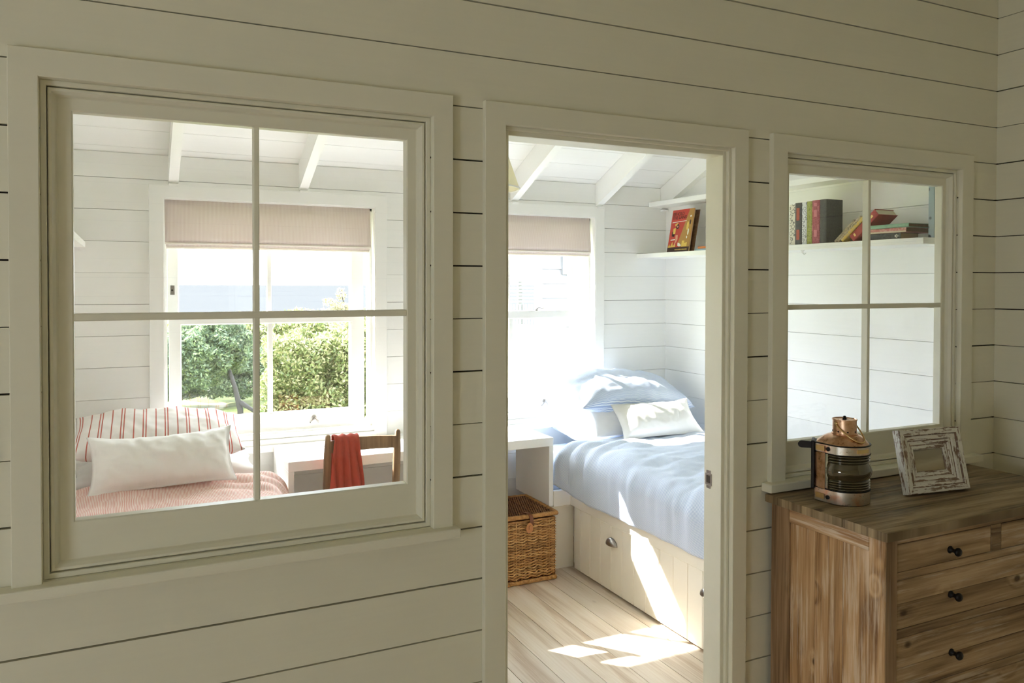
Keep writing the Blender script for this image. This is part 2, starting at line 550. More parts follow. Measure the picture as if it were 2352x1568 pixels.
# ------------------------------------------------------------------ sash windows in the rear wall
cloth('blind_cloth', srgb(234, 226, 222), srgb(222, 208, 204), .0062, .5, 'u', trans=.26)
cloth('blind_trim', srgb(246, 240, 232), None, trans=.22)
def rear_window(name, w, dx, blind_label):
    t = struct(thing(name, None, None, (w['c'][0] + .58, BY, .72)))
    c, ci = w['c'], w['ci']
    zb, zt = .722, w['citop']
    bm = nb()
    casing(bm, (c[0], c[1], zb + .02, w['ctop']), (ci[0], ci[1], zb + .02, zt), BY)
    obj('casing', bm, MAT['white_trim'], t)
    bm = nb()
    # box frame lining, staff bead and parting bead
    for x0, x1, y0, y1 in ((ci[0] - .02, ci[0] + .004, BY - .018, BY + .16), (ci[0], ci[0] + .017, BY + .04, BY + .058), (ci[0], ci[0] + .014, BY + .098, BY + .106)):
        box(bm, x0, x1, y0, y1, zb, zt + .02, .0012)
        m = ci[0] + ci[1]
        box(bm, m - x1, m - x0, y0, y1, zb, zt + .02, .0012)
    box(bm, ci[0], ci[1], BY - .018, BY + .16, zt - .004, zt + .02)
    box(bm, ci[0], ci[1], BY + .04, BY + .058, zt - .018, zt)
    obj('frame', bm, MAT['white_trim'], t)
    bm = nb()
    box(bm, ci[0] - .0, ci[1] + .0, BY - .018, BY + .062, .706, .748, .003)
    box(bm, ci[0], ci[1], BY + .0, BY + .0575, .748, .772, .003)
    box(bm, ci[0] - .03, ci[1] + .03, BY + .063, BY + .19, .69, .752)
    obj('sill', bm, MAT['white_trim'], t)
    def sash(nm, y, r, g, bot):
        bm = nb()
        mould(bm, [(r, y + .04), (r, y), (ins(g, -.006), y), (g, y + .008), (g, y + .04)], close=True)
        xm = (g[0] + g[1]) / 2 + .004
        box(bm, xm - .0115, xm + .0115, y + .004, y + .034, g[2], g[3], .003)
        s = obj(nm, bm, MAT['white_trim'], t)
        bm = nb()
        box(bm, g[0] - .003, g[1] + .003, y + .021, y + .024, g[2] - .003, g[3] + .003)
        obj('pane', bm, MAT['pane'], s)
        return s
    lo = sash('lower_sash', BY + .059, (.175 + dx, 1.152 + dx, .774, 1.384), (.232 + dx, 1.076 + dx, .872, 1.336), 1)
    sash('upper_sash', BY + .106, (.170 + dx, 1.16 + dx, 1.345, zt), (.224 + dx, 1.088 + dx, 1.384, 1.90), 0)
    bm = nb()
    # wishbone sash lift and plate
    xl, yl, zl = .880 + dx, BY + .056, .823
    lathe(bm, [(.0, -.004), (.011, -.004), (.011, .002), (0, .004)], (xl, yl, zl + .012), 16, 'y')
    for sx in (-1, 1):
        tube(bm, [(xl, yl - .006, zl + .014), (xl + sx * .010, yl - .012, zl + .002), (xl + sx * .019, yl - .010, zl - .010), (xl + sx * .021, yl - .002, zl - .014)], .0036, 8)
    tube(bm, [(xl, yl - .003, zl + .012), (xl, yl - .01, zl + .02)], .005, 8)
    obj('sash_lift', bm, MAT['steel'], lo, 40)
    bm = nb()
    xk = .83 + dx
    lathe(bm, [(0, 0), (.014, 0), (.014, .008), (.006, .012), (0, .012)], (xk, BY + .075, 1.384), 16)
    tube(bm, [(xk, BY + .072, 1.396), (xk + .012, BY + .065, 1.402), (xk + .03, BY + .062, 1.398), (xk + .042, BY + .064, 1.398)], .0042, 8)
    lathe(bm, [(0, -.007), (.007, 0), (0, .007)], (xk + .045, BY + .064, 1.398), 10)
    obj('sash_lock', bm, MAT['steel'], lo, 40)
    bm = nb()
    box(bm, .184 + dx, .204 + dx, BY + .1035, BY + .107, 1.487, 1.534, .001)
    st = obj('sash_stop', bm, MAT['steel'], t)
    bm = nb()
    lathe(bm, [(.0, -.006), (.0045, -.006), (.0045, 0), (0, 0)], (.192 + dx, BY + .1035, 1.510), 10, 'y')
    obj('screw', bm, MAT['black_iron'], st)
    # roman blind, pulled up: flat skirt, two folds and light edges
    b = thing('roman_blind', blind_label, 'blind', (w['c'][0] + .58, BY + .03, 1.71), 'roman blinds in the rear windows')
    x0, x1 = .157 + dx, 1.176 + dx
    def sheet(pts, mi=0, name='fabric', mat='blind_cloth', xs=0.0, par=b):
        bm = nb()
        uvl = bm.loops.layers.uv.new('UVMap')
        n = 40
        th = .003
        grid = []
        for i in range(n + 1):
            u = i / n
            row = []
            for (yy, zz) in pts:
                row.append(bm.verts.new((x0 + xs + (x1 - x0 - 2 * xs) * u, yy + .002 * math.sin(u * 9) * (zz < 1.9), zz + .0035 * math.sin(u * 2.2 + .4) * (zz < 1.9))))
            grid.append(row)
        for i in range(n):
            for j in range(len(pts) - 1):
                f = bm.faces.new((grid[i][j], grid[i + 1][j], grid[i + 1][j + 1], grid[i][j + 1]))
                for lp, (a, q) in zip(f.loops, ((i, j), (i + 1, j), (i + 1, j + 1), (i, j + 1))):
                    lp[uvl].uv = ((x1 - x0) * a / n, pts[q][1])
        o = obj(name, bm, MAT[mat], par, 180)
        md = o.modifiers.new('thick', 'SOLIDIFY')
        md.thickness = th
        md.offset = 0
        return o
    y = BY + .012
    fa = sheet([(y + .018, 1.9515), (y + .014, 1.90), (y + .004, 1.83), (y - .002, 1.765), (y, 1.742)])
    sheet([(y, 1.7425), (y - .003, 1.738), (y - .001, 1.733), (y + .004, 1.7335)], 0, 'upper_hem', 'blind_trim')
    sheet([(y + .006, 1.75), (y + .006, 1.722)], 0, 'fold', 'blind_cloth', .004)
    sheet([(y + .009, 1.7225), (y + .006, 1.717), (y + .009, 1.7115), (y + .014, 1.712)], 0, 'lower_hem', 'blind_trim', .006)
    return t
rear_window('window_3', WA, 0.0, 'pinkish beige striped roman blind seen through the big left window, above the sea view')
rear_window('window_4', WB, DX, 'pinkish beige striped roman blind seen through the doorway')

# ledge along the rear wall at desk height
bm = nb()
box(bm, BX0, BX1, BY - .052, BY - .0005, .690, .7215, .003)
struct(obj('trim_8', bm, MAT['white_trim']))
# ------------------------------------------------------------------ chest of drawers
ch = thing('chest_of_drawers', 'weathered brown pine chest of drawers under the small interior window', 'chest of drawers', (2.485, -.25, 0))
X0, X1, Y0, Y1 = 1.982, 2.985, -.478, -.022
bm = nb()
ty = [-.505, -.345, -.183, -.020]
for ya, yb in zip(ty[:-1], ty[1:]): box(bm, 1.954, 3.012, ya + (.0003 if ya > -.5 else 0), yb - (.0003 if yb < -.03 else 0), .800, .828, .0028, 2)
# joints between the top's boards
obj('top', bm, MAT['chest_top_wood'], ch, 40)
for xa, xb in ((X0, X0 + .052), (X1 - .052, X1)):
    for ya, yb in ((Y0, Y0 + .045), (Y1 - .07, Y1)):
        bm = nb()
        box(bm, xa, xb, ya, yb, .0, .7995, .003)
        obj('post', bm, MAT['chest_post_wood'], ch)
for xs, nm in ((X0, 1), (X1, -1)):
    bm = nb()
    a, b_ = (xs - .0015, xs + .018) if nm == 1 else (xs - .018, xs + .0015)
    box(bm, a, b_, Y0 + .001, Y0 + .058, .02, .7993, .002)
    obj('side_stile', bm, MAT['chest_side_wood'], ch)
    bm = nb()
    box(bm, a, b_, Y1 - .082, Y1 - .001, .02, .7993, .002)
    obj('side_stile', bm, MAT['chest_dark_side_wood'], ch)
    for za, zb in ((.748, .7993), (.06, .12)):
        bm = nb()
        box(bm, a, b_, Y0 + .0583, Y1 - .0823, za, zb, .002)
        obj('side_rail', bm, MAT['chest_rail_wood'], ch)
    bm = nb()
    a, b_ = (xs + .0075, xs + .0175) if nm == 1 else (xs - .0175, xs - .0075)
    n = 3
    yy = [Y0 + .05 + (Y1 - .074 - Y0 - .05) * k / n for k in range(n + 1)]
    for k in range(n):
        box(bm, a, b_, yy[k] + .0004, yy[k + 1] - .0004, .10, .76, .001)
    obj('side_panel', bm, MAT['chest_side_wood'], ch)
bm = nb()
fx0, fx1 = X0 + .0525, X1 - .0525
for z0, z1 in ((.776, .7995), (.6665, .690), (.4935, .5195), (.306, .330), (.115, .140)):
    box(bm, fx0, fx1, Y0 + .004, Y0 + .045, z0, z1, .0015)
box(bm, 2.4735, 2.5225, Y0 + .003, Y0 + .045, .690, .776, .0015)
obj('front_rail', bm, MAT['chest_front_wood'], ch)
bm = nb()
box(bm, X0 + .019, X1 - .019, Y0 + .03, Y1 - .005, .11, .79)
obj('carcass', bm, MAT['gap_dark'], ch)
def knob(par, x, z, yf):
    bm = nb()
    lathe(bm, [(.0, .002), (.011, .001), (.0115, -.003), (.007, -.007), (.0055, -.014), (.0075, -.019), (.0125, -.024), (.0135, -.029), (.0105, -.034), (0, -.036)], (x, yf, z), 18, 'y')
    obj('knob', bm, MAT['black_iron'], par, 50)
for (xa, xb, za, zb, kn) in ((2.0365, 2.4715, .6915, .7735, (2.272,)), (2.5245, fx1 - .002, .6915, .7735, (2.73,)),
                             (fx0 + .002, fx1 - .002, .521, .665, (2.277, 2.73)), (fx0 + .002, fx1 - .002, .3315, .492, (2.283, 2.73)), (fx0 + .002, fx1 - .002, .1415, .3045, (2.283, 2.73))):
    bm = nb()
    if zb - za > .1:
        zz = za + (zb - za) * (.52 if za > .4 else .45)
        box(bm, xa, xb, Y0 + .0045, Y0 + .024, zz + .0003, zb, .0015)
        box(bm, xa, xb, Y0 + .0045, Y0 + .024, za, zz - .0003, .0015)
    else:
        box(bm, xa, xb, Y0 + .0045, Y0 + .024, za, zb, .0015)
    d = obj('drawer', bm, MAT['chest_front_wood'], ch)
    for kx in kn:
        knob(d, kx, (za + zb) / 2 - .006, Y0 + .0045)

# ------------------------------------------------------------------ ship's lantern
def lantern():
    m, nt, b = mk('tarnished_band')
    n1 = tex(nt, coord(nt, 'Object', (1, 1, 1)), 14, 5, .6)
    n2 = tex(nt, coord(nt, 'Object', (1, 1, 1), (4, 2, 1)), 60, 4, .7)
    col = ramp(nt, n1, [(.34, (.70, .40, .27)), (.42, (.72, .54, .42)), (.50, (.68, .63, .55))])
    col = mixc(nt, ramp(nt, n2, [(.58, (0, 0, 0)), (.7, (.8, .8, .8))]), col, (.28, .20, .12))
    nt.links.new(col, b.inputs['Base Color'])
    b.inputs['Metallic'].default_value = 1
    nt.links.new(mth(nt, 'MULTIPLY_ADD', n2, .3, .22), b.inputs['Roughness'])
    m2, nt, b = mk('aged_copper')
    n1 = tex(nt, coord(nt, 'Object', (1, 1, 1)), 22, 5, .65)
    col = ramp(nt, n1, [(.34, (.44, .24, .13)), (.5, (.70, .43, .27)), (.66, (.80, .55, .38))])
    nt.links.new(col, b.inputs['Base Color'])
    b.inputs['Metallic'].default_value = 1
    nt.links.new(mth(nt, 'MULTIPLY_ADD', n1, .35, .14), b.inputs['Roughness'])
    m3, nt, b = mk('lantern_lens')
    b.inputs['Base Color'].default_value = (.075, .058, .026, 1)
    b.inputs['Metallic'].default_value = .4
    b.inputs['Roughness'].default_value = .09
    b.inputs['Specular IOR Level'].default_value = .8
    b.inputs['Coat Weight'].default_value = 1.0
    b.inputs['Coat Roughness'].default_value = .03
    d = Vector((.656, -.755, 0)).normalized()      # where the lens looks
    e = Vector((-d.y, d.x, 0))
    base = Vector((2.124, -.202, .8285))
    R_, wp, back = .0795, .026, .090
    root = thing('ship_lantern', 'copper and brass ship lantern with ribbed glass, standing on the chest', 'lantern', base)
    def plan(r=R_, w=wp, bk=back, n=28, grow=0.0):
        """D-shaped plan: narrow flat back widening to a round front"""
        pts = []
        a0 = math.radians(112)
        for k in range(n + 1):
            a = -a0 + 2 * a0 * k / n
            pts.append((math.cos(a) * (r + grow), math.sin(a) * (r + grow)))
        pts.append((-bk - grow * .3, w + grow))
        pts.append((-bk - grow * .3, -w - grow))
        return pts
    def ringz(pl, z): return [base + d * px + e * py + Vector((0, 0, z)) for px, py in pl]
    # lower tank
    bm = nb()
    loft(bm, [ringz(plan(R_ - .006, wp - .004, back - .004), 0), ringz(plan(R_ - .001), .003), ringz(plan(), .008), ringz(plan(), .047), ringz(plan(grow=.0012), .048), ringz(plan(grow=.0012), .0505), ringz(plan(R_ - .004), .052)])
    obj('lower_tank', bm, MAT['tarnished_band'], root, 40)
    for rs in ([ringz(plan(grow=.0016), .0478), ringz(plan(grow=.0022), .0495), ringz(plan(grow=.0016), .0512)],
              [ringz(plan(grow=.0012), .1755), ringz(plan(grow=.002), .177), ringz(plan(grow=.0012), .1785)],
              [ringz(plan(grow=.0014), .2065), ringz(plan(grow=.0026), .2085), ringz(plan(grow=.0014), .2105)]):
        bm = nb()
        loft(bm, rs)
        obj('dark_bead', bm, MAT['black_iron'], root, 40)
    # copper back shell between lower tank and upper band
    bm = nb()
    cut = -.052
    def shell(): 
        p = [q for q in plan(R_ - .001) if q[0] < -.035]
        return p
    a0 = math.radians(112)
    side = [(-.058, (wp + (R_ - wp) * .62)), (-back, wp), (-back, -wp), (-.058, -(wp + (R_ - wp) * .62))]
    loft(bm, [ringz(side, .050), ringz(side, .178)])
    obj('back_shell', bm, MAT['aged_copper'], root)
    # ribbed lens
    bm = nb()
    prof = []
    def rib(z0, z1, n, amp, r0):
        for k in range(n):
            zz = z0 + (z1 - z0) * k / n
            h = (z1 - z0) / n
            for q in range(5):
                u = q / 5
                prof.append((r0 + amp * math.sin(PI * u), zz + h * u))
    rib(.0515, .086, 4, .0055, R_ - .005)
    for q in range(13):
        u = q / 12
        prof.append((R_ - .004 + .010 * math.sin(PI * u), .086 + .060 * u))
    rib(.147, .1765, 3, .0055, R_ - .005)
    rings = []
    for r, z in prof:
        ring = []
        for k in range(37):
            a = -math.radians(128) + math.radians(256) * k / 36
            ring.append(base + d * (math.cos(a) * r) + e * (math.sin(a) * r) + Vector((0, 0, z)))
        rings.append(ring)
    loft(bm, rings, True, True)
    obj('lens', bm, MAT['lantern_lens'], root, 60)
    # upper band, name plate, hinge tabs and screws
    bm = nb()
    loft(bm, [ringz(plan(R_ - .004), .1765), ringz(plan(), .178), ringz(plan(), .208), ringz(plan(R_ - .004), .2095)])
    ub = obj('upper_band', bm, MAT['tarnished_band'], root, 40)
    bm = nb()
    for a_ in range(-9, 10):
        pass
    pl = []
    for rr in (R_ + .0022, R_ + .0008):
        for zz in (.186, .199):
            pass
    rings = []
    for k in range(9):
        a = math.radians(-62 + 34 * k / 8)
        o_ = base + d * (math.cos(a) * (R_ + .0025)) + e * (math.sin(a) * (R_ + .0025))
        i_ = base + d * (math.cos(a) * (R_ - .001)) + e * (math.sin(a) * (R_ - .001))
        rings.append([o_ + Vector((0, 0, .1865)), o_ + Vector((0, 0, .199)), i_ + Vector((0, 0, .199)), i_ + Vector((0, 0, .1865))])
    loft(bm, rings)
    obj('name_plate', bm, MAT['brass'], root)
    for zc in (.193, .022):
        bm = nb()
        # brass tab lying on the side that faces the room
        s0 = Vector((-back + .003, -wp - .0035, 0)); s1 = Vector((-back + .030, -wp - .0255, 0))
        def q(p, o_): return base + d * p.x + e * (p.y - o_) + Vector((0, 0, 0))
        loft(bm, [[q(s0, 0) + Vector((0, 0, zc - .009)), q(s0, 0) + Vector((0, 0, zc + .009)), q(s0, .004) + Vector((0, 0, zc + .009)), q(s0, .004) + Vector((0, 0, zc - .009))],
                  [q(s1, 0) + Vector((0, 0, zc - .009)), q(s1, 0) + Vector((0, 0, zc + .009)), q(s1, .004) + Vector((0, 0, zc + .009)), q(s1, .004) + Vector((0, 0, zc - .009))]])
        obj('brass_tab', bm, MAT['brass'], root)
        bm = nb()
        s2 = q(Vector((-back + .042, -wp - .033, 0)), 0) + Vector((0, 0, zc))
        nrm = (d * -.6 - e * .8).normalized()
        zax = Vector((0, 0, 1))
        mt = Matrix((nrm.cross(zax), zax, nrm)).transposed().to_4x4()
        lathe(bm, [(0, -.003), (.0075, -.003), (.0075, .003), (.004, .005), (0, .005)], s2, 14, 'z', mtx=mt)
        obj('screw', bm, MAT['black_iron'], root, 40)
    # dome, chimney, lid
    bm = nb()
    rings = [ringz(plan(R_ - .003), .2095)]
    for u in (0, .2, .45, .7, .9, 1):
        rr = (R_ - .004) * (1 - u) + .040 * u
        zz = .2105 + .030 * math.sin(u * PI / 2) 
        pl = []
        for px, py in plan(1.0, wp / R_, back / R_):
            f = rr
            k = 1.0
            l = math.hypot(px, py)
            k = (1 - u) + u / l if l > 1 else 1
            pl.append((px * f * k, py * f * k))
        rings.append(ringz(pl, zz))
    loft(bm, rings)
    obj('dome', bm, MAT['aged_copper'], root, 60)
    bm = nb()
    lathe(bm, [(.0395, .2385), (.041, .2405), (.041, .2435), (.0378, .2445), (.0372, .2900), (.0392, .2910), (.0392, .2950), (.0365, .2955), (.0355, .2925), (0, .2925)], base, 36)
    chm = obj('chimney', bm, MAT['aged_copper'], root, 40)
    for k in range(8):
        bm = nb()
        a = 2 * PI * k / 8 + .2
        p = base + Vector((math.cos(a) * .0378, math.sin(a) * .0378, .2525))
        mt = Vector((math.cos(a), math.sin(a), 0)).to_track_quat('Z', 'Y').to_matrix().to_4x4()
        lathe(bm, [(0, -.001), (.0028, -.001), (.0028, .0006), (0, .0006)], p, 10, mtx=mt)
        obj('air_hole', bm, MAT['black_iron'], chm)
    bm = nb()
    lathe(bm, [(0, .2915), (.006, .2915), (.0065, .296), (.004, .300), (.005, .3025), (.003, .3055), (0, .306)], base, 14)
    obj('finial', bm, MAT['black_iron'], root, 50)
    # bail handle hanging over the front
    ha, hs = d * .66 + e * .75, d * .75 - e * .66
    bm = nb()
    pts = []
    for k in range(21):
        u = k / 20
        a = PI * u
        side_ = math.cos(a)
        fw = math.sin(a)
        pts.append(base + ha * (side_ * .0415) + hs * (fw * .072) + Vector((0, 0, .281 - .060 * fw ** .9)))
    tube(bm, pts, .0026, 8)
    obj('handle', bm, MAT['brass'], root, 60)
    for sgn in (-1, 1):
        bm = nb()
        p = base + ha * (sgn * .0385) + Vector((0, 0, .281))
        mt = (ha * sgn).to_track_quat('Z', 'Y').to_matrix().to_4x4()
        lathe(bm, [(0, -.002), (.006, -.002), (.006, .003), (.003, .005), (0, .005)], p, 12, mtx=mt)
        obj('handle_lug', bm, MAT['brass'], root, 40)
    # back plate with the hanging bracket
    bm = nb()
    R = Matrix((d, e, Vector((0, 0, 1)))).transposed().to_4x4()
    T = Matrix.Translation(base) @ R
    box(bm, -back - .0115, -back - .0005, -.032, .032, .042, .214, .002, mtx=T)
    obj('back_plate', bm, MAT['black_iron'], root)
    bm = nb()
    pr = []
    for k in range(13):
        a = PI / 2 + PI * k / 12
        pr.append((-back - .042 + math.cos(a) * .0125, .193 + math.sin(a) * .0125))
    pr += [(-back - .011, .1815), (-back - .011, .2045)]
    loft(bm, [[T @ Vector((px, -.004, pz)) for px, pz in pr], [T @ Vector((px, .004, pz)) for px, pz in pr]])
    obj('bracket', bm, MAT['black_iron'], root)
    root.scale = (1, 1, .92)
lantern()

# ------------------------------------------------------------------ picture frame on the chest
def picture_frame():
    for nm_, sc3 in (('distressed_rail', (12, 130, 130)), ('distressed_stile', (130, 130, 12))):
        m, nt, b = mk(nm_)
        v = coord(nt, 'Object', (1, 1, 1))
        n1 = tex(nt, v, 38, 5, .7, .6)
        n2 = tex(nt, coord(nt, 'Object', sc3), 1.0, 5, .65)
        k = mth(nt, 'ADD', mth(nt, 'MULTIPLY', n1, .3), mth(nt, 'MULTIPLY', n2, .7))
        msk = ramp(nt, k, [(.44, (0, 0, 0)), (.485, (1, 1, 1))])
        col = mixc(nt, msk, (.20, .125, .08), (.66, .64, .57))
        nt.links.new(col, b.inputs['Base Color'])
        b.inputs['Roughness'].default_value = .6
        bump(nt, b, k, .4, .002)
    m, nt, b = mk('worn_brown')
    n1 = tex(nt, coord(nt, 'Object', (1, 1, 1)), 45, 5, .7, .6)
    col = mixc(nt, ramp(nt, n1, [(.54, (0, 0, 0)), (.62, (1, 1, 1))]), (.17, .10, .062), (.52, .48, .41))
    nt.links.new(col, b.inputs['Base Color'])
    b.inputs['Roughness'].default_value = .65
    m, nt, b = mk('beach_picture')
    t = nd(nt, 'ShaderNodeTexCoord').outputs['Object']
    s = nd(nt, 'ShaderNodeSeparateXYZ', {0: t})
    n1 = tex(nt, coord(nt, 'Object', (9, 1, 40)), 1.2, 4, .6, .8)
    h = mth(nt, 'ADD', s.outputs['Z'], mth(nt, 'MULTIPLY', mth(nt, 'SUBTRACT', n1, .5), .030))
    h = mth(nt, 'MULTIPLY_ADD', s.outputs['X'], -.10, h)
    col = ramp(nt, mth(nt, 'DIVIDE', h, .22), [(.26, (.34, .28, .17)), (.38, (.42, .36, .24)), (.47, (.30, .26, .17)), (.58, (.29, .26, .18)), (.615, (.10, .09, .065)), (.64, (.40, .36, .25)), (.68, (.50, .45, .32))])
    nt.links.new(col, b.inputs['Base Color'])
    b.inputs['Roughness'].default_value = .45
    W_, H_ = .272, .215
    th = math.radians(13.5)
    bx = Vector((.277, -.033, 0)).normalized()
    nb_ = Vector((.118, .993, 0)).normalized()
    up = (Vector((0, 0, 1)) * math.cos(th) + nb_ * math.sin(th)).normalized()
    bk = bx.cross(up) * -1
    bk = up.cross(bx) * -1 if up.cross(bx).dot(nb_) < 0 else up.cross(bx)
    R = Matrix((bx, bk, up)).transposed()
    org = Vector((2.354, -.272, .8366))
    t = thing('picture_frame', 'white distressed wooden picture frame leaning back on the chest', 'picture frame', org, rot=R.to_euler())
    full = (0, W_, 0, H_)
    bm = nb()
    steps = [(0, .024), (0, .0025), (.003, 0), (.020, .001), (.0235, .0065), (.026, .0075), (.0355, .0080), (.039, .0125), (.0415, .0135), (.0505, .014), (.054, .018), (.0565, .019), (.066, .0195), (.0705, .0245), (.0715, .026)]
    mould(bm, [(ins(full, a), y) for a, y in steps] + [(ins(full, .0715), .030), (ins(full, 0), .030)], close=True)
    bm.faces.ensure_lookup_table()
    for f in bm.faces:
        pass
    n = len(steps) + 2
    for i, f in enumerate(bm.faces):
        lp = i // 4
        f.material_index = 2 if lp in (3, 7, 10, 13) else (0 if i % 4 in (0, 2) else 1)
    obj('moulding', bm, [MAT['distressed_rail'], MAT['distressed_stile'], MAT['worn_brown']], t, local=True)
    bm = nb()
    box(bm, .069, W_ - .069, .0265, .0285, .069, H_ - .069)
    obj('picture', bm, MAT['beach_picture'], t, local=True)
    bm = nb()
    mt = Matrix.Translation((W_ / 2, .0305, H_ * .78)) @ Matrix.Rotation(math.radians(26), 4, 'X')
    box(bm, -.03, .03, .0, .004, -H_ * .815, 0, .001, mtx=mt)
    obj('easel_back', bm, MAT['worn_brown'], t, local=True)
picture_frame()

# ------------------------------------------------------------------ desk between the beds
dk = thing('desk', 'white built in desk with box sides under the rear windows between the beds', 'desk', (1.35, 1.85, 0))
DXL, DXR, DYF, DYB = .6535, 2.045, 1.64, BY - .0525
bm = nb()
box(bm, DXL, DXR, DYF, DYB, .675, .7212, .0018)
obj('desktop', bm, MAT['white_trim'], dk)
for xa in (DXL, DXR - .026):
    bm = nb()
    box(bm, xa, xa + .026, DYF + .0004, DYB - .002, .352, .6748, .0012)
    obj('side_panel', bm, MAT['white_trim'], dk)
# ------------------------------------------------------------------ built in beds
def cup_pull(par, x, y, z, sx):
    """half-dome cup pull on a face looking along sx*X"""
    bm = nb()
    a, h, dp = .047, .036, .024
    rings = []
    n, mq = 16, 8
    for j in range(mq + 1):
        v = PI / 2 * j / mq
        ring = []
        for i in range(n + 1):
            u = PI * i / n
            yy = -math.cos(u) * a * math.cos(v)
            zz = math.sin(u) * h * math.cos(v)
            xx = dp * math.sin(v)
            ring.append(Vector((x + sx * (xx + .001), y + yy, z + zz)))
        rings.append(ring)
    R = [[bm.verts.new(p) for p in r] for r in rings]
    for p_, q_ in zip(R[:-1], R[1:]):
        for i in range(n):
            try: bm.faces.new((p_[i], p_[i + 1], q_[i + 1], q_[i]))
            except ValueError: pass
    bmesh.ops.remove_doubles(bm, verts=bm.verts, dist=.0002)
    o = obj('cup_pull', bm, MAT['steel'], par, 180)
    md = o.modifiers.new('t', 'SOLIDIFY')
    md.thickness = .0022
    return o

def bed(side, label):
    """side +1: against the east wall, face looks to -X; side -1: against the west wall"""
    mir = (lambda x: x) if side > 0 else (lambda x: (BX0 + BX1) - x)
    def bx(bm, xa, xb, *r, **k):
        a, b_ = sorted((mir(xa), mir(xb)))
        box(bm, a, b_, *r, **k)
    t = thing('bed', label, 'bed', (mir(2.64), 1.1, 0), 'built in beds of the bedroom')
    m = MAT['joinery_cream']
    F = 2.15
    XR = 2.0465 if side > 0 else 2.063
    bm = nb()
    bx(bm, F, F + .022, .125, 1.6385, .345, .432, b=.002)
    obj('rail', bm, m, t)
    bm = nb()
    bx(bm, XR, F + .02, 1.639, 1.661, .345, .432, b=.002)
    obj('return_rail', bm, m, t)
    bm = nb()
    bx(bm, XR - .012, F + .034, 1.662, 1.676, .0, .3445)
    obj('end_panel', bm, m, t)
    bm = nb()
    bx(bm, F + .035, BX1 - .003, .125, 1.66, .02, .34)
    bx(bm, F + .035, BX1 - .003, .125, BY - .001, .30, .40)
    bx(bm, XR + .001, F + .035, 1.665, BY - .056, .355, .40)
    obj('bed_box', bm, m, t)
    # drawer fronts of v-jointed boards; the boards run on from one drawer to the next
    g = [1.605, 1.5415, 1.441, 1.3415, 1.2425, 1.1445, 1.0465, .9465, .8465]
    step = .1
    g2 = [.8435 - step * k for k in range(0, 8)]
    g2[-1] = .15
    for gs, yc in ((g, 1.2315), (g2, .507)):
        bm = nb()
        for a, b_ in zip(gs[:-1], gs[1:]):
            bx(bm, F + .004, F + .022, b_ + .0003, a - .0003, .012, .3435, b=.0035)
        d = obj('drawer', bm, m, t)
        cup_pull(d, mir(F + .0035), yc, .248, -side)
    # mattress with its fitted sheet
    sheet = MAT['sheet_blue'] if side > 0 else MAT['sheet_white']
    bm = nb()
    bx(bm, F + .02, BX1 - .008, .13, BY - .06, .402, .60, b=.045, seg=4)
    bx(bm, XR + .008, F + .08, 1.70, BY - .06, .405, .585, b=.03, seg=4)
    obj('mattress', bm, sheet, t, 180)
    return t

cloth('sheet_blue', srgb(214, 224, 238), None, bumpS=.1)
cloth('sheet_white', (.78, .76, .73), None, bumpS=.1)
cloth('blue_stripe', srgb(232, 238, 246), srgb(172, 190, 220), .0045, .5, 'v', bumpS=.25, trans=.08)
cloth('red_stripe', srgb(243, 230, 222), srgb(222, 162, 150), .0055, .5, 'u', bumpS=.25, trans=.08)
cloth('ticking_red', srgb(240, 236, 233), srgb(196, 104, 92), .088, .5, 'u', double=True, trans=.08)
cloth('white_linen', (.87, .86, .835), None, trans=.08)
cloth('cream_matelasse', (.89, .88, .85), None, bumpS=.5, weave=260, trans=.08)
cloth('waffle_white', (.87, .865, .83), None, bumpS=.6, weave=330, trans=.08)
cloth('scarf_red', srgb(196, 84, 68), None, bumpS=.6, weave=300, trans=.15)

bed(1, 'right hand built in white bed with drawers and cup pulls, blue bedding')
bed(-1, 'built in white bed with red and white bedding behind the big left window')

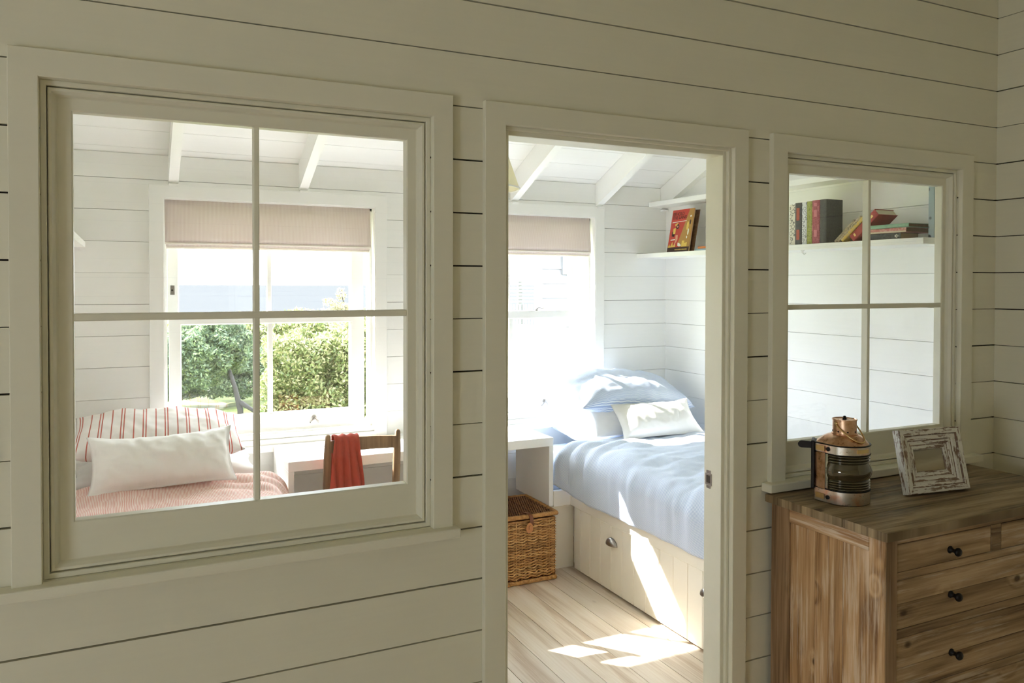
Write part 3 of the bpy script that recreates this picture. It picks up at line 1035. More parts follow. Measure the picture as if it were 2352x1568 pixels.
def duvet(side, name, label, mat, seed):
    """quilt over a bed: flat top, rolled side, hanging edge; UV u runs across, v down the cross section"""
    mir = (lambda x: x) if side > 0 else (lambda x: (BX0 + BX1) - x)
    bm = nb()
    uvl = bm.loops.layers.uv.new('UVMap')
    ny, ns = 120, 110
    y0, y1 = .16, 1.655
    grid = []
    for i in range(ny + 1):
        v = i / ny
        y = y0 + (y1 - y0) * v
        # lateral reach grows near the desk end
        k = max(0.0, (y - 1.36) / .295)
        k = k * k * (3 - 2 * k) if k < 1 else 1
        xo = 2.128 - (.060 if side > 0 else .035) * k                # outside of the hanging edge
        zlo = .412 + .052 * k                # bottom of the hanging edge
        ztop = .672 + .012 * math.sin(y * 5 + seed)
        R_ = .10
        row = []
        xw = BX1 - .02
        arc = [(xw, ztop - .02)]
        # profile: along top to the roll, quarter turn, hang
        tops = xw - (xo + R_)
        for j in range(ns + 1):
            q = j / ns
            tot = tops + R_ * PI / 2 + (ztop - R_ - zlo)
            s = q * tot
            if s < tops:
                x, z = xw - s, ztop
                nx, nz = 0, 1
            elif s < tops + R_ * PI / 2:
                a = (s - tops) / R_
                x, z = xo + R_ - R_ * math.sin(a), ztop - R_ + R_ * math.cos(a)
                nx, nz = -math.sin(a), math.cos(a)
            else:
                z = ztop - R_ - (s - tops - R_ * PI / 2)
                x = xo
                nx, nz = -1, 0
            hang = max(0, (s - tops) / (tot - tops))
            # wrinkles: gathers fanning from the head end on the side, broad quilting on top
            w = .014 * fbm(x * 3 + seed, y * 3.0, seed) + .010 * fbm(x * 7, y * 9 + seed, 2.3)
            wr = fbm(y * 11 + s * 2.5 + seed, s * 1.4, 4.1 + seed)
            w += .013 * wr * (.45 + .55 * hang) * (1 - .9 * hang * hang)
            gather = math.sin(y * 62 + 9 * s + 3 * fbm(y * 4, s * 3, seed)) * math.exp(-((y - 1.50) / .14) ** 2)
            w += .011 * gather * min(1, max(0, (s - tops * .55) / (tops * .4))) * (1 - .85 * hang)
            # head end: the quilt's fold rolls down
            hd = max(0.0, (v - .955) / .045)
            z2 = z - .030 * hd * hd * (1 - hang)
            # belly of the fill
            w += .012 * math.sin(PI * min(1, max(0, s / tops))) if s < tops else 0
            row.append((Vector((mir(x + nx * w), y, z2 + nz * w)), s))
        grid.append(row)
    V = [[bm.verts.new(p) for p, s in r] for r in grid]
    for i in range(ny):
        for j in range(ns):
            f = bm.faces.new((V[i][j], V[i][j + 1], V[i + 1][j + 1], V[i + 1][j]))
            for lp, (a, b_) in zip(f.loops, ((i, j), (i, j + 1), (i + 1, j + 1), (i + 1, j))):
                lp[uvl].uv = (grid[a][b_][1], grid[a][b_][1])
    o = obj(name, bm, MAT[mat], None, 180)
    md = o.modifiers.new('fill', 'SOLIDIFY')
    md.thickness = .014
    md.offset = 1 if side > 0 else 1
    P(o, label, 'duvet', 'striped duvets on the beds')
    return o
duvet(1, 'duvet', 'pale blue and white striped duvet hanging over the bed edge', 'blue_stripe', 1.7)
duvet(-1, 'duvet', 'red and white striped duvet on the bed behind the big left window', 'red_stripe', 5.2)

def pillow(name, label, mat, w, h, t, M_, seed=0, sag=0., pinch=.07, flange=0., bend=0., wr=1.0, uvflip=False, group='pillows and cushions on the beds', cat='pillow'):
    """closed soft cushion, local X width, local Y height, local Z thickness"""
    bm = nb()
    uvl = bm.loops.layers.uv.new('UVMap')
    n, m = 56, 40
    def pt(i, j, s):
        u, v = -1 + 2 * i / n, -1 + 2 * j / m
        ax = 1 - pinch * (1 - v * v) * (abs(u) ** 3)
        ay = 1 - pinch * 1.3 * (1 - u * u) * (abs(v) ** 3)
        x, y = u * ax * w / 2, v * ay * h / 2
        fu, fv = 1 - flange / (w / 2), 1 - flange / (h / 2)
        uu, vv = min(1, abs(u) / fu), min(1, abs(v) / fv)
        th = ((1 - uu ** 2.6) * (1 - vv ** 2.6))
        th = max(0, th) ** .55 * t / 2
        c_ = (abs(u) ** 4) * (abs(v) ** 4)
        ridge = wr * .010 * fbm(x * 8 + seed, y * 8, seed * 1.3 + s) * (0.3 + th / t) + wr * .006 * fbm(x * 22 + y * 9, y * 14 + seed, 3.3 * s) * (1 - c_)
        edge = 1 if (i in (0, n) or j in (0, m)) else 0
        z = s * (th + (0 if edge else max(-.4 * th, ridge)) + (.0015 if not edge else 0))
        ez = wr * .012 * fbm(x * 6 + seed * 3, y * 6, 9.1) * max(abs(u), abs(v)) ** 4
        z += ez - sag * (1 - u * u) * (1 if v > 0 else .4) * abs(v) + bend * (u * u)
        return Vector((x, y, z))
    def uvc(i, j): 
        a, b_ = (w * i / n, h * j / m)
        return (b_, a) if uvflip else (a, b_)
    top = [[bm.verts.new(pt(i, j, 1)) for j in range(m + 1)] for i in range(n + 1)]
    bot = [[top[i][j] if (i in (0, n) or j in (0, m)) else bm.verts.new(pt(i, j, -1)) for j in range(m + 1)] for i in range(n + 1)]
    for gsh, fl in ((top, 0), (bot, 1)):
        for i in range(n):
            for j in range(m):
                q = [(i, j), (i + 1, j), (i + 1, j + 1), (i, j + 1)]
                if fl: q = q[::-1]
                f = bm.faces.new([gsh[a][b_] for a, b_ in q])
                for lp, (a, b_) in zip(f.loops, q): lp[uvl].uv = uvc(a, b_)
    me = bpy.data.meshes.new(name)
    bm.to_mesh(me)
    bm.free()
    me.materials.append(MAT[mat])
    me.shade_smooth()
    o = bpy.data.objects.new(name, me)
    C.objects.link(o)
    o.matrix_world = M_
    P(o, label, cat, group)
    return o

def pose(loc, rx=0, ry=0, rz=0):
    return Matrix.Translation(loc) @ Matrix.Rotation(math.radians(rz), 4, 'Z') @ Matrix.Rotation(math.radians(ry), 4, 'Y') @ Matrix.Rotation(math.radians(rx), 4, 'X')

# right bed
pillow('pillow', 'pale blue pillow lying flat at the bottom of the right bed stack', 'sheet_blue', .74, .35, .145, pose((2.62, 1.87, .688), 2, 0, 0), 1)
pillow('pillow', 'blue striped pillow lying on top of the right bed stack', 'blue_stripe', .80, .40, .225, pose((2.625, 1.850, .905), 19, 4, 3), 4, pinch=.05)
pillow('pillow', 'white linen pillow end poking out left of the cream cushion on the blue bed', 'white_linen', .58, .17, .055, pose((2.59, 1.668, .768), 63, 0, -2), 6)
pillow('cushion', 'cream textured cushion leaning in front of the blue striped pillow', 'waffle_white', .53, .255, .105, pose((2.672, 1.568, .790), 45, 0, -3), 8, sag=.012, pinch=.085, flange=.012, cat='cushion')
# left bed
pillow('pillow', 'white pillow lying flat under the red striped pillow', 'white_linen', .78, .35, .145, pose((.15, 1.87, .688), 2, 0, 0), 11)
pillow('pillow', 'red and white striped pillow behind the cream cushion, seen through the big window', 'ticking_red', .70, .41, .18, pose((.120, 1.835, .862), 14, 2, -1), 14, pinch=.045)
pillow('cushion', 'long cream cushion leaning at the front of the red and white bed', 'cream_matelasse', .57, .262, .155, pose((.125, 1.548, .806), 55, -1, 2), 17, sag=.032, pinch=.075, flange=.012, wr=1.5, cat='cushion')

# ------------------------------------------------------------------ basket under the desk
def basket():
    m, nt, b = mk('wicker')
    isl = nd(nt, 'ShaderNodeNewGeometry').outputs['Random Per Island']
    n = tex(nt, coord(nt, 'Object', (1, 1, 1)), 55, 4, .6)
    k = mth(nt, 'ADD', mth(nt, 'MULTIPLY', n, .55), mth(nt, 'MULTIPLY', isl, .45))
    nt.links.new(ramp(nt, k, [(.25, (.26, .12, .035)), (.5, (.56, .30, .105)), (.75, (.76, .48, .21))]), b.inputs['Base Color'])
    b.inputs['Roughness'].default_value = .45
    m, nt, b = mk('wicker_lid')
    isl = nd(nt, 'ShaderNodeNewGeometry').outputs['Random Per Island']
    n = tex(nt, coord(nt, 'Object', (1, 1, 1)), 45, 4, .6)
    k = mth(nt, 'ADD', mth(nt, 'MULTIPLY', n, .55), mth(nt, 'MULTIPLY', isl, .45))
    nt.links.new(ramp(nt, k, [(.25, (.10, .035, .015)), (.5, (.22, .09, .035)), (.75, (.36, .17, .07))]), b.inputs['Base Color'])
    b.inputs['Roughness'].default_value = .45
    simple('leather_dark', (.20, .065, .025), .5)
    simple('leather_tan', (.46, .185, .055), .5)
    X0, X1, Y0, Y1 = 1.512, 2.008, 1.532, 1.90
    t = thing('wicker_basket', 'brown lidded wicker basket on the floor under the desk', 'basket', ((X0 + X1) / 2, (Y0 + Y1) / 2, 0))
    rc = .02
    def path(x0, x1, y0, y1, step):
        pts = []
        nx, ny = max(2, round((x1 - x0) / step)), max(2, round((y1 - y0) / step))
        for k in range(nx): pts.append((x0 + (x1 - x0) * k / nx, y0, 0, -1))
        for k in range(ny): pts.append((x1, y0 + (y1 - y0) * k / ny, 1, 0))
        for k in range(nx): pts.append((x1 - (x1 - x0) * k / nx, y1, 0, 1))
        for k in range(ny): pts.append((x0, y1 - (y1 - y0) * k / ny, -1, 0))
        return pts
    st = path(X0 + .01, X1 - .01, Y0 + .01, Y1 - .01, .031)
    ns = len(st)
    bm = nb()
    rows = 42
    hz0, hz1 = .030, .322
    for r in range(rows):
        z = hz0 + (hz1 - hz0) * (r + .5) / rows
        taper = .010 * (1 - (z / .33))
        ph = r % 2
        pts = []
        tw = 2.0 if r in (24, 25) else 1.0
        for k in range(ns):
            x, y, ux, uy = st[k]
            for sub in range(3):
                x2, y2, u2, v2 = st[(k + 1) % ns]
                f = sub / 3
                px, py = x + (x2 - x) * f, y + (y2 - y) * f
                w = math.cos(PI * (k + f + ph)) * .0048
                dz = .0022 * math.sin(PI * (k + f) * 1.0 + r * .3) + .0012 * noise.noise(Vector((k * .7, r * 1.7, 0)))
                pts.append((px + ux * (w + .002), py + uy * (w + .002), z + dz * (1.3 if r < 12 else .8)))
        tube(bm, pts, .0033, 5, closed=True)
    obj('woven_body', bm, MAT['wicker'], t, 180)
    bm = nb()
    for k in range(ns):
        x, y, ux, uy = st[k]
        tube(bm, [(x, y, .012), (x, y, .328)], .0036, 6)
    obj('stake', bm, MAT['wicker'], t, 180)
    bm = nb()
    box(bm, X0 + .018, X1 - .018, Y0 + .018, Y1 - .018, .02, .325)
    obj('lining', bm, MAT['leather_dark'], t)
    def border(name, x0, x1, y0, y1, z, r, wr, mat, par):
        bm = nb()
        pts, rs = [], []
        pp = path(x0, x1, y0, y1, wr / 4)
        for k, (x, y, ux, uy) in enumerate(pp):
            pts.append((x, y, z + .0008 * math.sin(k * .21)))
            rs.append(r * (1 + .10 * math.cos(2 * PI * k / 4)))
        tube(bm, pts, rs, 7, closed=True)
        return obj(name, bm, MAT[mat], par, 180)
    border('base_border', X0 + .006, X1 - .006, Y0 + .006, Y1 - .006, .0125, .0115, .0075, 'wicker', t)
    border('top_border', X0 + .011, X1 - .011, Y0 + .011, Y1 - .011, .3235, .0055, .010, 'wicker', t)
    # lid
    bm = nb()
    lz = .3505
    nxs = 74
    for k in range(nxs):
        x = X0 + .012 + (X1 - X0 - .024) * (k + .5) / nxs
        pts = []
        nn = 60
        for q in range(nn + 1):
            y = Y0 + .008 + (Y1 - Y0 - .016) * q / nn
            pts.append((x, y, lz + .0030 * math.cos(PI * (q / 3.0 + k))))
        tube(bm, pts, .0031, 5)
    box(bm, X0 + .01, X1 - .01, Y0 + .01, Y1 - .01, lz - .008, lz - .003)
    ld = obj('lid', bm, MAT['wicker_lid'], t, 180)
    border('lid_border', X0 + .004, X1 - .002, Y0 + .004, Y1 - .004, .3485, .0112, .0055, 'wicker', ld)
    # leather strap and tag
    xs = 1.842
    bm = nb()
    pr = [(Y0 + .055, lz + .007), (Y0 + .015, lz + .0125), (Y0 - .006, lz + .009), (Y0 - .014, lz - .006), (Y0 - .013, lz - .030), (Y0 - .010, lz - .048)]
    loft(bm, [[Vector((xs - .008 + .012 * i / 5, a, b_)), Vector((xs + .012 + .012 * i / 5, a, b_)), Vector((xs + .012 + .012 * i / 5, a + .003, b_ - .002)), Vector((xs - .008 + .012 * i / 5, a + .003, b_ - .002))] for i, (a, b_) in enumerate(pr)])
    obj('strap', bm, MAT['leather_dark'], t, 60)
    bm = nb()
    pts = []
    for k in range(20):
        a = 2 * PI * k / 20
        rx, rz = .0195, .027
        pts.append((xs - .004 + rx * math.cos(a) * (1 + .12 * math.sin(a) * -1), .296 + rz * math.sin(a)))
    loft(bm, [[Vector((px, Y0 - .0185, pz)) for px, pz in pts], [Vector((px, Y0 - .0150, pz)) for px, pz in pts]])
    tg = obj('tag', bm, MAT['leather_tan'], t)
    bm = nb()
    for (a, b_) in (((-.004, .010), (-.004, -.008)), ((-.004, .010), (.006, .011))):
        tube(bm, [(xs - .004 + a[0], Y0 - .0188, .296 + a[1]), (xs - .004 + b_[0], Y0 - .0188, .296 + b_[1])], .0014, 6)
    obj('tag_mark', bm, MAT['leather_dark'], tg)
basket()

# ------------------------------------------------------------------ wooden chair at the desk, with the red scarf
def chair():
    t = thing('wooden_chair', 'old brown wooden chair pushed up to the desk, red scarf on its back', 'chair', (.955, 1.6, 0))
    m = MAT['chair_wood']
    xs = (.795, 1.118)
    yb = 1.452
    lean = .05
    for x in xs:
        bm = nb()
        n = 10
        rings = []
        for k in range(n + 1):
            z = .862 * k / n
            yy = yb + .055 - (0 if z < .45 else (z - .45) / .41 * lean) - (.03 * (1 - z / .45) if z < .45 else 0)
            s = .0165 if z < .8 else .0165
            if k == n: s = .011
            r = []
            for q in range(12):
                a = 2 * PI * q / 12
                ca, sa = math.cos(a), math.sin(a)
                e_ = .55
                r.append(Vector((x + s * math.copysign(abs(ca) ** e_, ca), yy + s * .9 * math.copysign(abs(sa) ** e_, sa), z)))
            rings.append(r)
        rings.append([Vector(((p.x - x) * .5 + x, (p.y - yy) * .5 + yy, .869)) for p in rings[-1]])
        loft(bm, rings)
        obj('back_post', bm, m, t, 60)
    bm = nb()
    # curved top rail between the posts
    rings = []
    for k in range(11):
        u = k / 10
        x = xs[0] + .006 + (xs[1] - xs[0] - .012) * u
        y = yb + .006 + .020 * math.sin(PI * u) 
        z0, z1 = .786, .840 + .006 * math.sin(PI * u)
        rings.append([Vector((x, y - .009, z0)), Vector((x, y + .009, z0)), Vector((x, y + .005, z1)), Vector((x, y - .011, z1))])
    loft(bm, rings)
    obj('top_rail', bm, m, t)
    bm = nb()
    rings = []
    for k in range(11):
        u = k / 10
        x = xs[0] + .006 + (xs[1] - xs[0] - .012) * u
        y = yb + .040 + .012 * math.sin(PI * u)
        rings.append([Vector((x, y - .008, .575)), Vector((x, y + .008, .575)), Vector((x, y + .008, .61)), Vector((x, y - .008, .61))])
    loft(bm, rings)
    obj('lower_rail', bm, m, t)
    bm = nb()
    box(bm, .775, 1.138, yb + .035, yb + .40, .435, .46, .008, 2)
    obj('seat', bm, m, t, 40)
    for x in (.80, 1.113):
        bm = nb()
        tube(bm, [(x, yb + .365, .44), (x, yb + .37, .2), (x, yb + .375, 0)], [.018, .017, .014], 10)
        obj('leg', bm, m, t, 60)
    for (a, b_) in (((.80, yb + .36, .18), (.795, yb + .05, .18)), ((1.113, yb + .36, .18), (1.118, yb + .05, .18)), ((.80, yb + .37, .25), (1.113, yb + .37, .25))):
        bm = nb()
        tube(bm, [a, b_], .009, 8)
        obj('stretcher', bm, m, t, 60)
    # scarf over the rail
    bm = nb()
    uvl = bm.loops.layers.uv.new('UVMap')
    nu, nv = 60, 60
    path = []
    L1, L2 = .30, .22
    for j in range(nv + 1):
        q = j / nv * (L1 + L2 + .05)
        if q < L1: path.append((yb - .020 - .018 * (1 - q / L1), .848 - L1 + q, 1 - q / L1))
        elif q < L1 + .05:
            a = (q - L1) / .05 * PI
            path.append((yb + .012 - .032 * math.cos(a), .848 + .016 * math.sin(a), 0))
        else:
            q2 = q - L1 - .05
            path.append((yb + .044 + .02 * q2, .848 - q2, q2 / L2 * .8))
    V = []
    for i in range(nu + 1):
        u = i / nu
        row = []
        for (y, z, dn) in path:
            wid = .112 + .062 * dn
            x = .874 - .010 * dn + wid * (u - .5)
            f = math.sin(u * 13 + .8 + 1.1 * math.sin(z * 9)) * (.008 + .017 * dn) + .005 * math.sin(u * 31 + z * 14) * dn
            if z < .8 and y > yb: f = abs(f)
            else: f = -abs(f) if dn > 0 else f * .3
            row.append(bm.verts.new((x + .004 * math.sin(z * 22 + u * 5) * dn, y + f, z + (.003 * math.sin(u * 19) if dn == 0 else 0) + (-.012 * math.sin(u * 7) if dn > .9 else 0))))
        V.append(row)
    for i in range(nu):
        for j in range(nv):
            f = bm.faces.new((V[i][j], V[i + 1][j], V[i + 1][j + 1], V[i][j + 1]))
            for lp, (a, b_) in zip(f.loops, ((i, j), (i + 1, j), (i + 1, j + 1), (i, j + 1))): lp[uvl].uv = (a / nu * .3, b_ / nv * .6)
    o = obj('scarf', bm, MAT['scarf_red'], None, 180)
    md = o.modifiers.new('t', 'SOLIDIFY')
    md.thickness = .004
    P(o, 'red scarf hanging over the back of the wooden chair', 'scarf')
chair()

# ------------------------------------------------------------------ pendant lamp
def pendant():
    m, nt, b = mk('shade_cloth')
    b.inputs['Base Color'].default_value = (.90, .87, .76, 1)
    b.inputs['Roughness'].default_value = .9
    tr = nd(nt, 'ShaderNodeBsdfTranslucent', {'Color': (.90, .85, .70, 1)})
    mx = nd(nt, 'ShaderNodeMixShader', {0: .45, 1: b.outputs[0], 2: tr.outputs[0]})
    nt.links.new(mx.outputs[0], nt.nodes['Material Output'].inputs[0])
    cx, cy = 1.328, 1.06
    zc = ZE + SL * (BY - cy)
    t = thing('pendant_lamp', 'cream cone pendant lampshade hanging at the left edge of the doorway', 'pendant lamp', (cx, cy, 1.95))
    bm = nb()
    lathe(bm, [(.200, 1.950), (.110, 2.205), (.108, 2.205), (.198, 1.950)], (cx, cy, 0), 48, cap=False)
    sh = obj('lamp_shade', bm, MAT['shade_cloth'], t, 60)
    for rr, zz in ((.1995, 1.9515), (.1095, 2.204)):
        bm = nb()
        pts = [(cx + rr * math.cos(2 * PI * k / 48), cy + rr * math.sin(2 * PI * k / 48), zz) for k in range(48)]
        tube(bm, pts, .0035, 6, closed=True)
        obj('rim', bm, MAT['white_linen'], sh, 180)
    bm = nb()
    tube(bm, [(cx, cy, zc), (cx, cy, 2.20)], .003, 8)
    obj('cord', bm, MAT['white_enamel'], t, 180)
    bm = nb()
    lathe(bm, [(0, zc + .004), (.045, zc - .004), (.04, zc - .028), (.008, zc - .034), (0, zc - .034)], (cx, cy, 0), 24)
    obj('ceiling_rose', bm, MAT['white_enamel'], t, 40)
    bm = nb()
    lathe(bm, [(0, 2.20), (.018, 2.20), (.018, 2.14), (0, 2.14)], (cx, cy, 0), 16)
    for k in range(3):
        a = 2 * PI * k / 3
        tube(bm, [(cx, cy, 2.19), (cx + .108 * math.cos(a), cy + .108 * math.sin(a), 2.20)], .002, 6)
    obj('lamp_holder', bm, MAT['white_enamel'], t, 60)
    bm = nb()
    lathe(bm, [(0, 2.14), (.013, 2.135), (.018, 2.11), (.029, 2.085), (.028, 2.06), (.016, 2.042), (0, 2.038)], (cx, cy, 0), 20)
    obj('bulb', bm, MAT['white_enamel'], t, 180)
pendant()
# ------------------------------------------------------------------ shelves and books
ws = thing('wall_shelf', 'long white wall shelf holding the books on the right bedroom wall', 'shelf', (3.0, 1.1, 1.709), 'bedroom wall shelves')
bm = nb()
box(bm, 2.896, BX1 - .0005, .09, BY - .001, 1.709, 1.736, .0015)
obj('board', bm, MAT['white_trim'], ws)
bm = nb()
lathe(bm, [(0, 0), (.010, 0), (.004, -.004), (.004, -.014), (0, -.016)], (2.93, .76, 1.709), 10)
tube(bm, [(2.93, .76, 1.697), (2.93, .750, 1.688), (2.93, .74, 1.694)], .0022, 6)
obj('cup_hook', bm, MAT['white_enamel'], ws, 60)
us = thing('wall_shelf', 'narrow white upper shelf just under the rafters, above the red book', 'shelf', (3.05, 1.1, 2.035), 'bedroom wall shelves')
bm = nb()
box(bm, 2.989, BX1 - .0005, .09, BY - .001, 2.036, 2.066, .0015)
obj('board', bm, MAT['white_trim'], us)
s3 = thing('wall_shelf', 'white shelf end just showing at the left edge of the big window', 'shelf', (-.3, 1.1, 1.709), 'bedroom wall shelves')
bm = nb()
box(bm, BX0 + .0005, -.182, .09, BY - .001, 1.709, 1.736, .0015)
obj('board', bm, MAT['white_trim'], s3)

def bookmat(name, base, ink, kind='floral', sc=60, thr=.5):
    m, nt, b = mk(name)
    v = coord(nt, 'Object', (1, 1, 1))
    if kind == 'floral':
        f = nd(nt, 'ShaderNodeTexVoronoi', {'Vector': v, 'Scale': sc}, feature='DISTANCE_TO_EDGE').outputs['Distance']
        k = ramp(nt, f, [(.05, (1, 1, 1)), (.12, (0, 0, 0))])
    elif kind == 'ring':
        f = nd(nt, 'ShaderNodeTexVoronoi', {'Vector': v, 'Scale': sc}).outputs['Distance']
        k = ramp(nt, mth(nt, 'ABSOLUTE', mth(nt, 'SUBTRACT', f, .42)), [(.04, (1, 1, 1)), (.09, (0, 0, 0))])
    elif kind == 'dots':
        f = nd(nt, 'ShaderNodeTexVoronoi', {'Vector': v, 'Scale': sc, 'Randomness': .35}).outputs['Distance']
        k = ramp(nt, f, [(.30, (1, 1, 1)), (.36, (0, 0, 0))])
    else:
        f = tex(nt, v, sc, 4, .6, 1.0)
        k = ramp(nt, f, [(thr, (0, 0, 0)), (thr + .06, (1, 1, 1))])
    nt.links.new(mixc(nt, k, base, ink), b.inputs['Base Color'])
    b.inputs['Roughness'].default_value = .55
simple('pages', (.62, .55, .42), .8)
simple('pages_tan', (.42, .32, .20), .8)
bookmat('bk_cream_floral', (.72, .68, .58), (.20, .19, .17), 'ring', 45)
bookmat('bk_charcoal', (.060, .060, .068), (.10, .10, .11), 'blotch', 70)
bookmat('bk_grey_floral', (.68, .69, .71), (.22, .23, .27), 'ring', 60)
bookmat('bk_green', (.34, .36, .085), (.20, .22, .04), 'blotch', 140)
bookmat('bk_crimson', (.30, .055, .075), (.40, .10, .13), 'floral', 80)
bookmat('bk_black', (.045, .046, .046), (.085, .085, .08), 'blotch', 190)
bookmat('bk_yellow', (.62, .43, .08), (.45, .40, .30), 'blotch', 90, .52)
bookmat('bk_mixed', (.50, .40, .25), (.16, .13, .10), 'blotch', 120)
bookmat('bk_tan', (.40, .32, .20), (.25, .20, .13), 'blotch', 60)
bookmat('bk_red', (.36, .035, .03), (.30, .03, .028), 'blotch', 40)
bookmat('bk_slate', (.050, .056, .058), (.085, .09, .09), 'blotch', 50)
bookmat('bk_pink', (.50, .17, .16), (.60, .34, .30), 'blotch', 55)
bookmat('bk_mint', (.25, .42, .30), (.22, .37, .27), 'blotch', 40)
bookmat('bk_brown', (.16, .08, .04), (.22, .12, .06), 'blotch', 40)
bookmat('box_dots', (.30, .38, .42), (.05, .06, .07), 'dots', 26)
simple('ink_gold', (.72, .52, .20), .4, .4)
simple('ink_red', (.42, .085, .05), .6)
simple('ink_pink', (.56, .20, .23), .6)
simple('ink_white', (.75, .73, .68), .6)

def book(label, M_, th, dp, ht, mat, pages='pages', group='books on the long bedroom shelf', deco=None, ct=.0022):
    """local: spine plane x=0 looking to -x, depth +x, thickness +y, height +z"""
    t = bpy.data.objects.new('book', None)
    C.objects.link(t)
    t.matrix_world = M_
    P(t, label, 'book', group)
    bm = nb()
    b = .0008
    box(bm, 0, dp, 0, ct, 0, ht, b)
    box(bm, 0, dp, th - ct, th, 0, ht, b)
    # rounded spine
    n = 8
    o_, i_ = [], []
    for k in range(n + 1):
        a = PI * k / n
        y = th / 2 - math.cos(a) * (th / 2)
        o_.append((-.0035 * math.sin(a), y))
        i_.append((ct * .9 - .0035 * math.sin(a), max(ct * .5, min(th - ct * .5, y))))
    pr = o_ + i_[::-1]
    loft(bm, [[Vector((x, y, z)) for x, y in pr] for z in (0, ht)])
    obj('cover', bm, MAT[mat], t, local=True)
    bm = nb()
    box(bm, ct * 1.2, dp - .003, ct + .0002, th - ct - .0002, .003, ht - .003)
    obj('page_block', bm, MAT[pages], t, local=True)
    for (nm, mt, rects) in (deco or ()):
        for (ya, yb, za, zb) in rects:
            bm = nb()
            box(bm, -.0046, -.0034, th * ya, th * yb, ht * za, ht * zb)
            obj(nm, bm, MAT[mt], t, local=True)
    return t
ZS = 1.7364
def up_(y, x=2.927): return Matrix.Translation((x, y, ZS))
book('cream floral hardback at the left end of the upright books', up_(.8065, 2.932), .040, .112, .199, 'bk_cream_floral')
book('charcoal hardback with red spine panels among the upright books', up_(.7625), .0432, .115, .203, 'bk_charcoal', deco=(('spine_panel', 'ink_red', ((.28, .72, .58, .88), (.28, .72, .12, .36))),))
book('white and grey floral hardback among the upright books', up_(.7315), .0302, .112, .203, 'bk_grey_floral')
book('moss green patterned hardback among the upright books', up_(.6995), .0312, .114, .204, 'bk_green')
book('crimson hardback with pink ornament among the upright books', up_(.6525), .0462, .116, .206, 'bk_crimson', deco=(('spine_ornament', 'ink_pink', ((.3, .7, .86, .94), (.3, .7, .62, .78), (.3, .7, .16, .32), (.08, .2, .74, .86), (.8, .92, .74, .86), (.08, .2, .30, .44), (.8, .92, .30, .44))),))
book('black hardback at the right end of the upright books', up_(.6125), .0392, .104, .206, 'bk_black')
def lean_(yc, phi, x=2.93):
    f = math.radians(90 - phi)
    # rotate about X so that the top tips towards the partition
    return Matrix.Translation((x, yc, ZS + .0006)) @ Matrix.Rotation(f, 4, 'X')
book('red hardback leaning on the pile of flat books', lean_(.458, 40, 2.926), .034, .120, .172, 'bk_red', deco=(('spine_title', 'ink_gold', ((.35, .65, .72, .86), (.3, .7, .12, .17))),))
book('yellow magazine leaning on the red hardback', lean_(.5138, 40, 2.922), .016, .125, .172, 'bk_yellow', ct=.001)
book('brightly patterned thin book leaning beside the yellow magazine', lean_(.5392, 40, 2.924), .012, .125, .160, 'bk_mixed', ct=.001)
book('tan thin book outermost of the leaning books', lean_(.5585, 40, 2.926), .011, .12, .140, 'bk_tan', ct=.001)
def flat_(y1, z, x):   # height runs along -Y, thickness up
    return Matrix.Translation((x, y1, z)) @ Matrix(((1, 0, 0, 0), (0, 0, -1, 0), (0, 1, 0, 0), (0, 0, 0, 1)))
book('dark slate hardback at the bottom of the flat pile', flat_(.372, ZS, 2.930), .0275, .115, .152, 'bk_slate', 'pages_tan', deco=(('spine_mark', 'ink_white', ((.2, .8, .86, .90), (.35, .65, .82, .94))),))
book('pink and cream book in the middle of the flat pile', flat_(.372, ZS + .0278, 2.930), .0205, .15, .178, 'bk_pink', 'bk_brown', deco=(('spine_edge', 'pages', ((.02, .34, .0, 1.0),)),))
book('mint green book on top of the flat pile', flat_(.372, ZS + .0486, 2.930), .0165, .14, .190, 'bk_mint', 'bk_brown')
bx_ = thing('file_box', 'blue grey dotted file box at the right end of the shelf', 'box', (3.0, .102, ZS))
bm = nb()
box(bm, 2.957, 3.105, .0885, .1145, ZS, 1.962, .001)
obj('case', bm, MAT['box_dots'], bx_)

# little flat books on the far end of the shelf
bk = book('small orange book lying on the blue one near the corner', flat_(1.545, ZS + .0112, 2.935), .0135, .11, .15, 'bk_red', group='small flat books near the corner')
for ch_ in bk.children:
    if ch_.name.startswith('cover'): ch_.data.materials[0] = simple('bk_orange', (.62, .20, .05), .5)
bk = book('small light blue book under the orange one near the corner', flat_(1.565, ZS, 2.93), .0108, .12, .19, 'bk_mint', group='small flat books near the corner')
for ch_ in bk.children:
    if ch_.name.startswith('cover'): ch_.data.materials[0] = simple('bk_sky', (.42, .58, .66), .5)

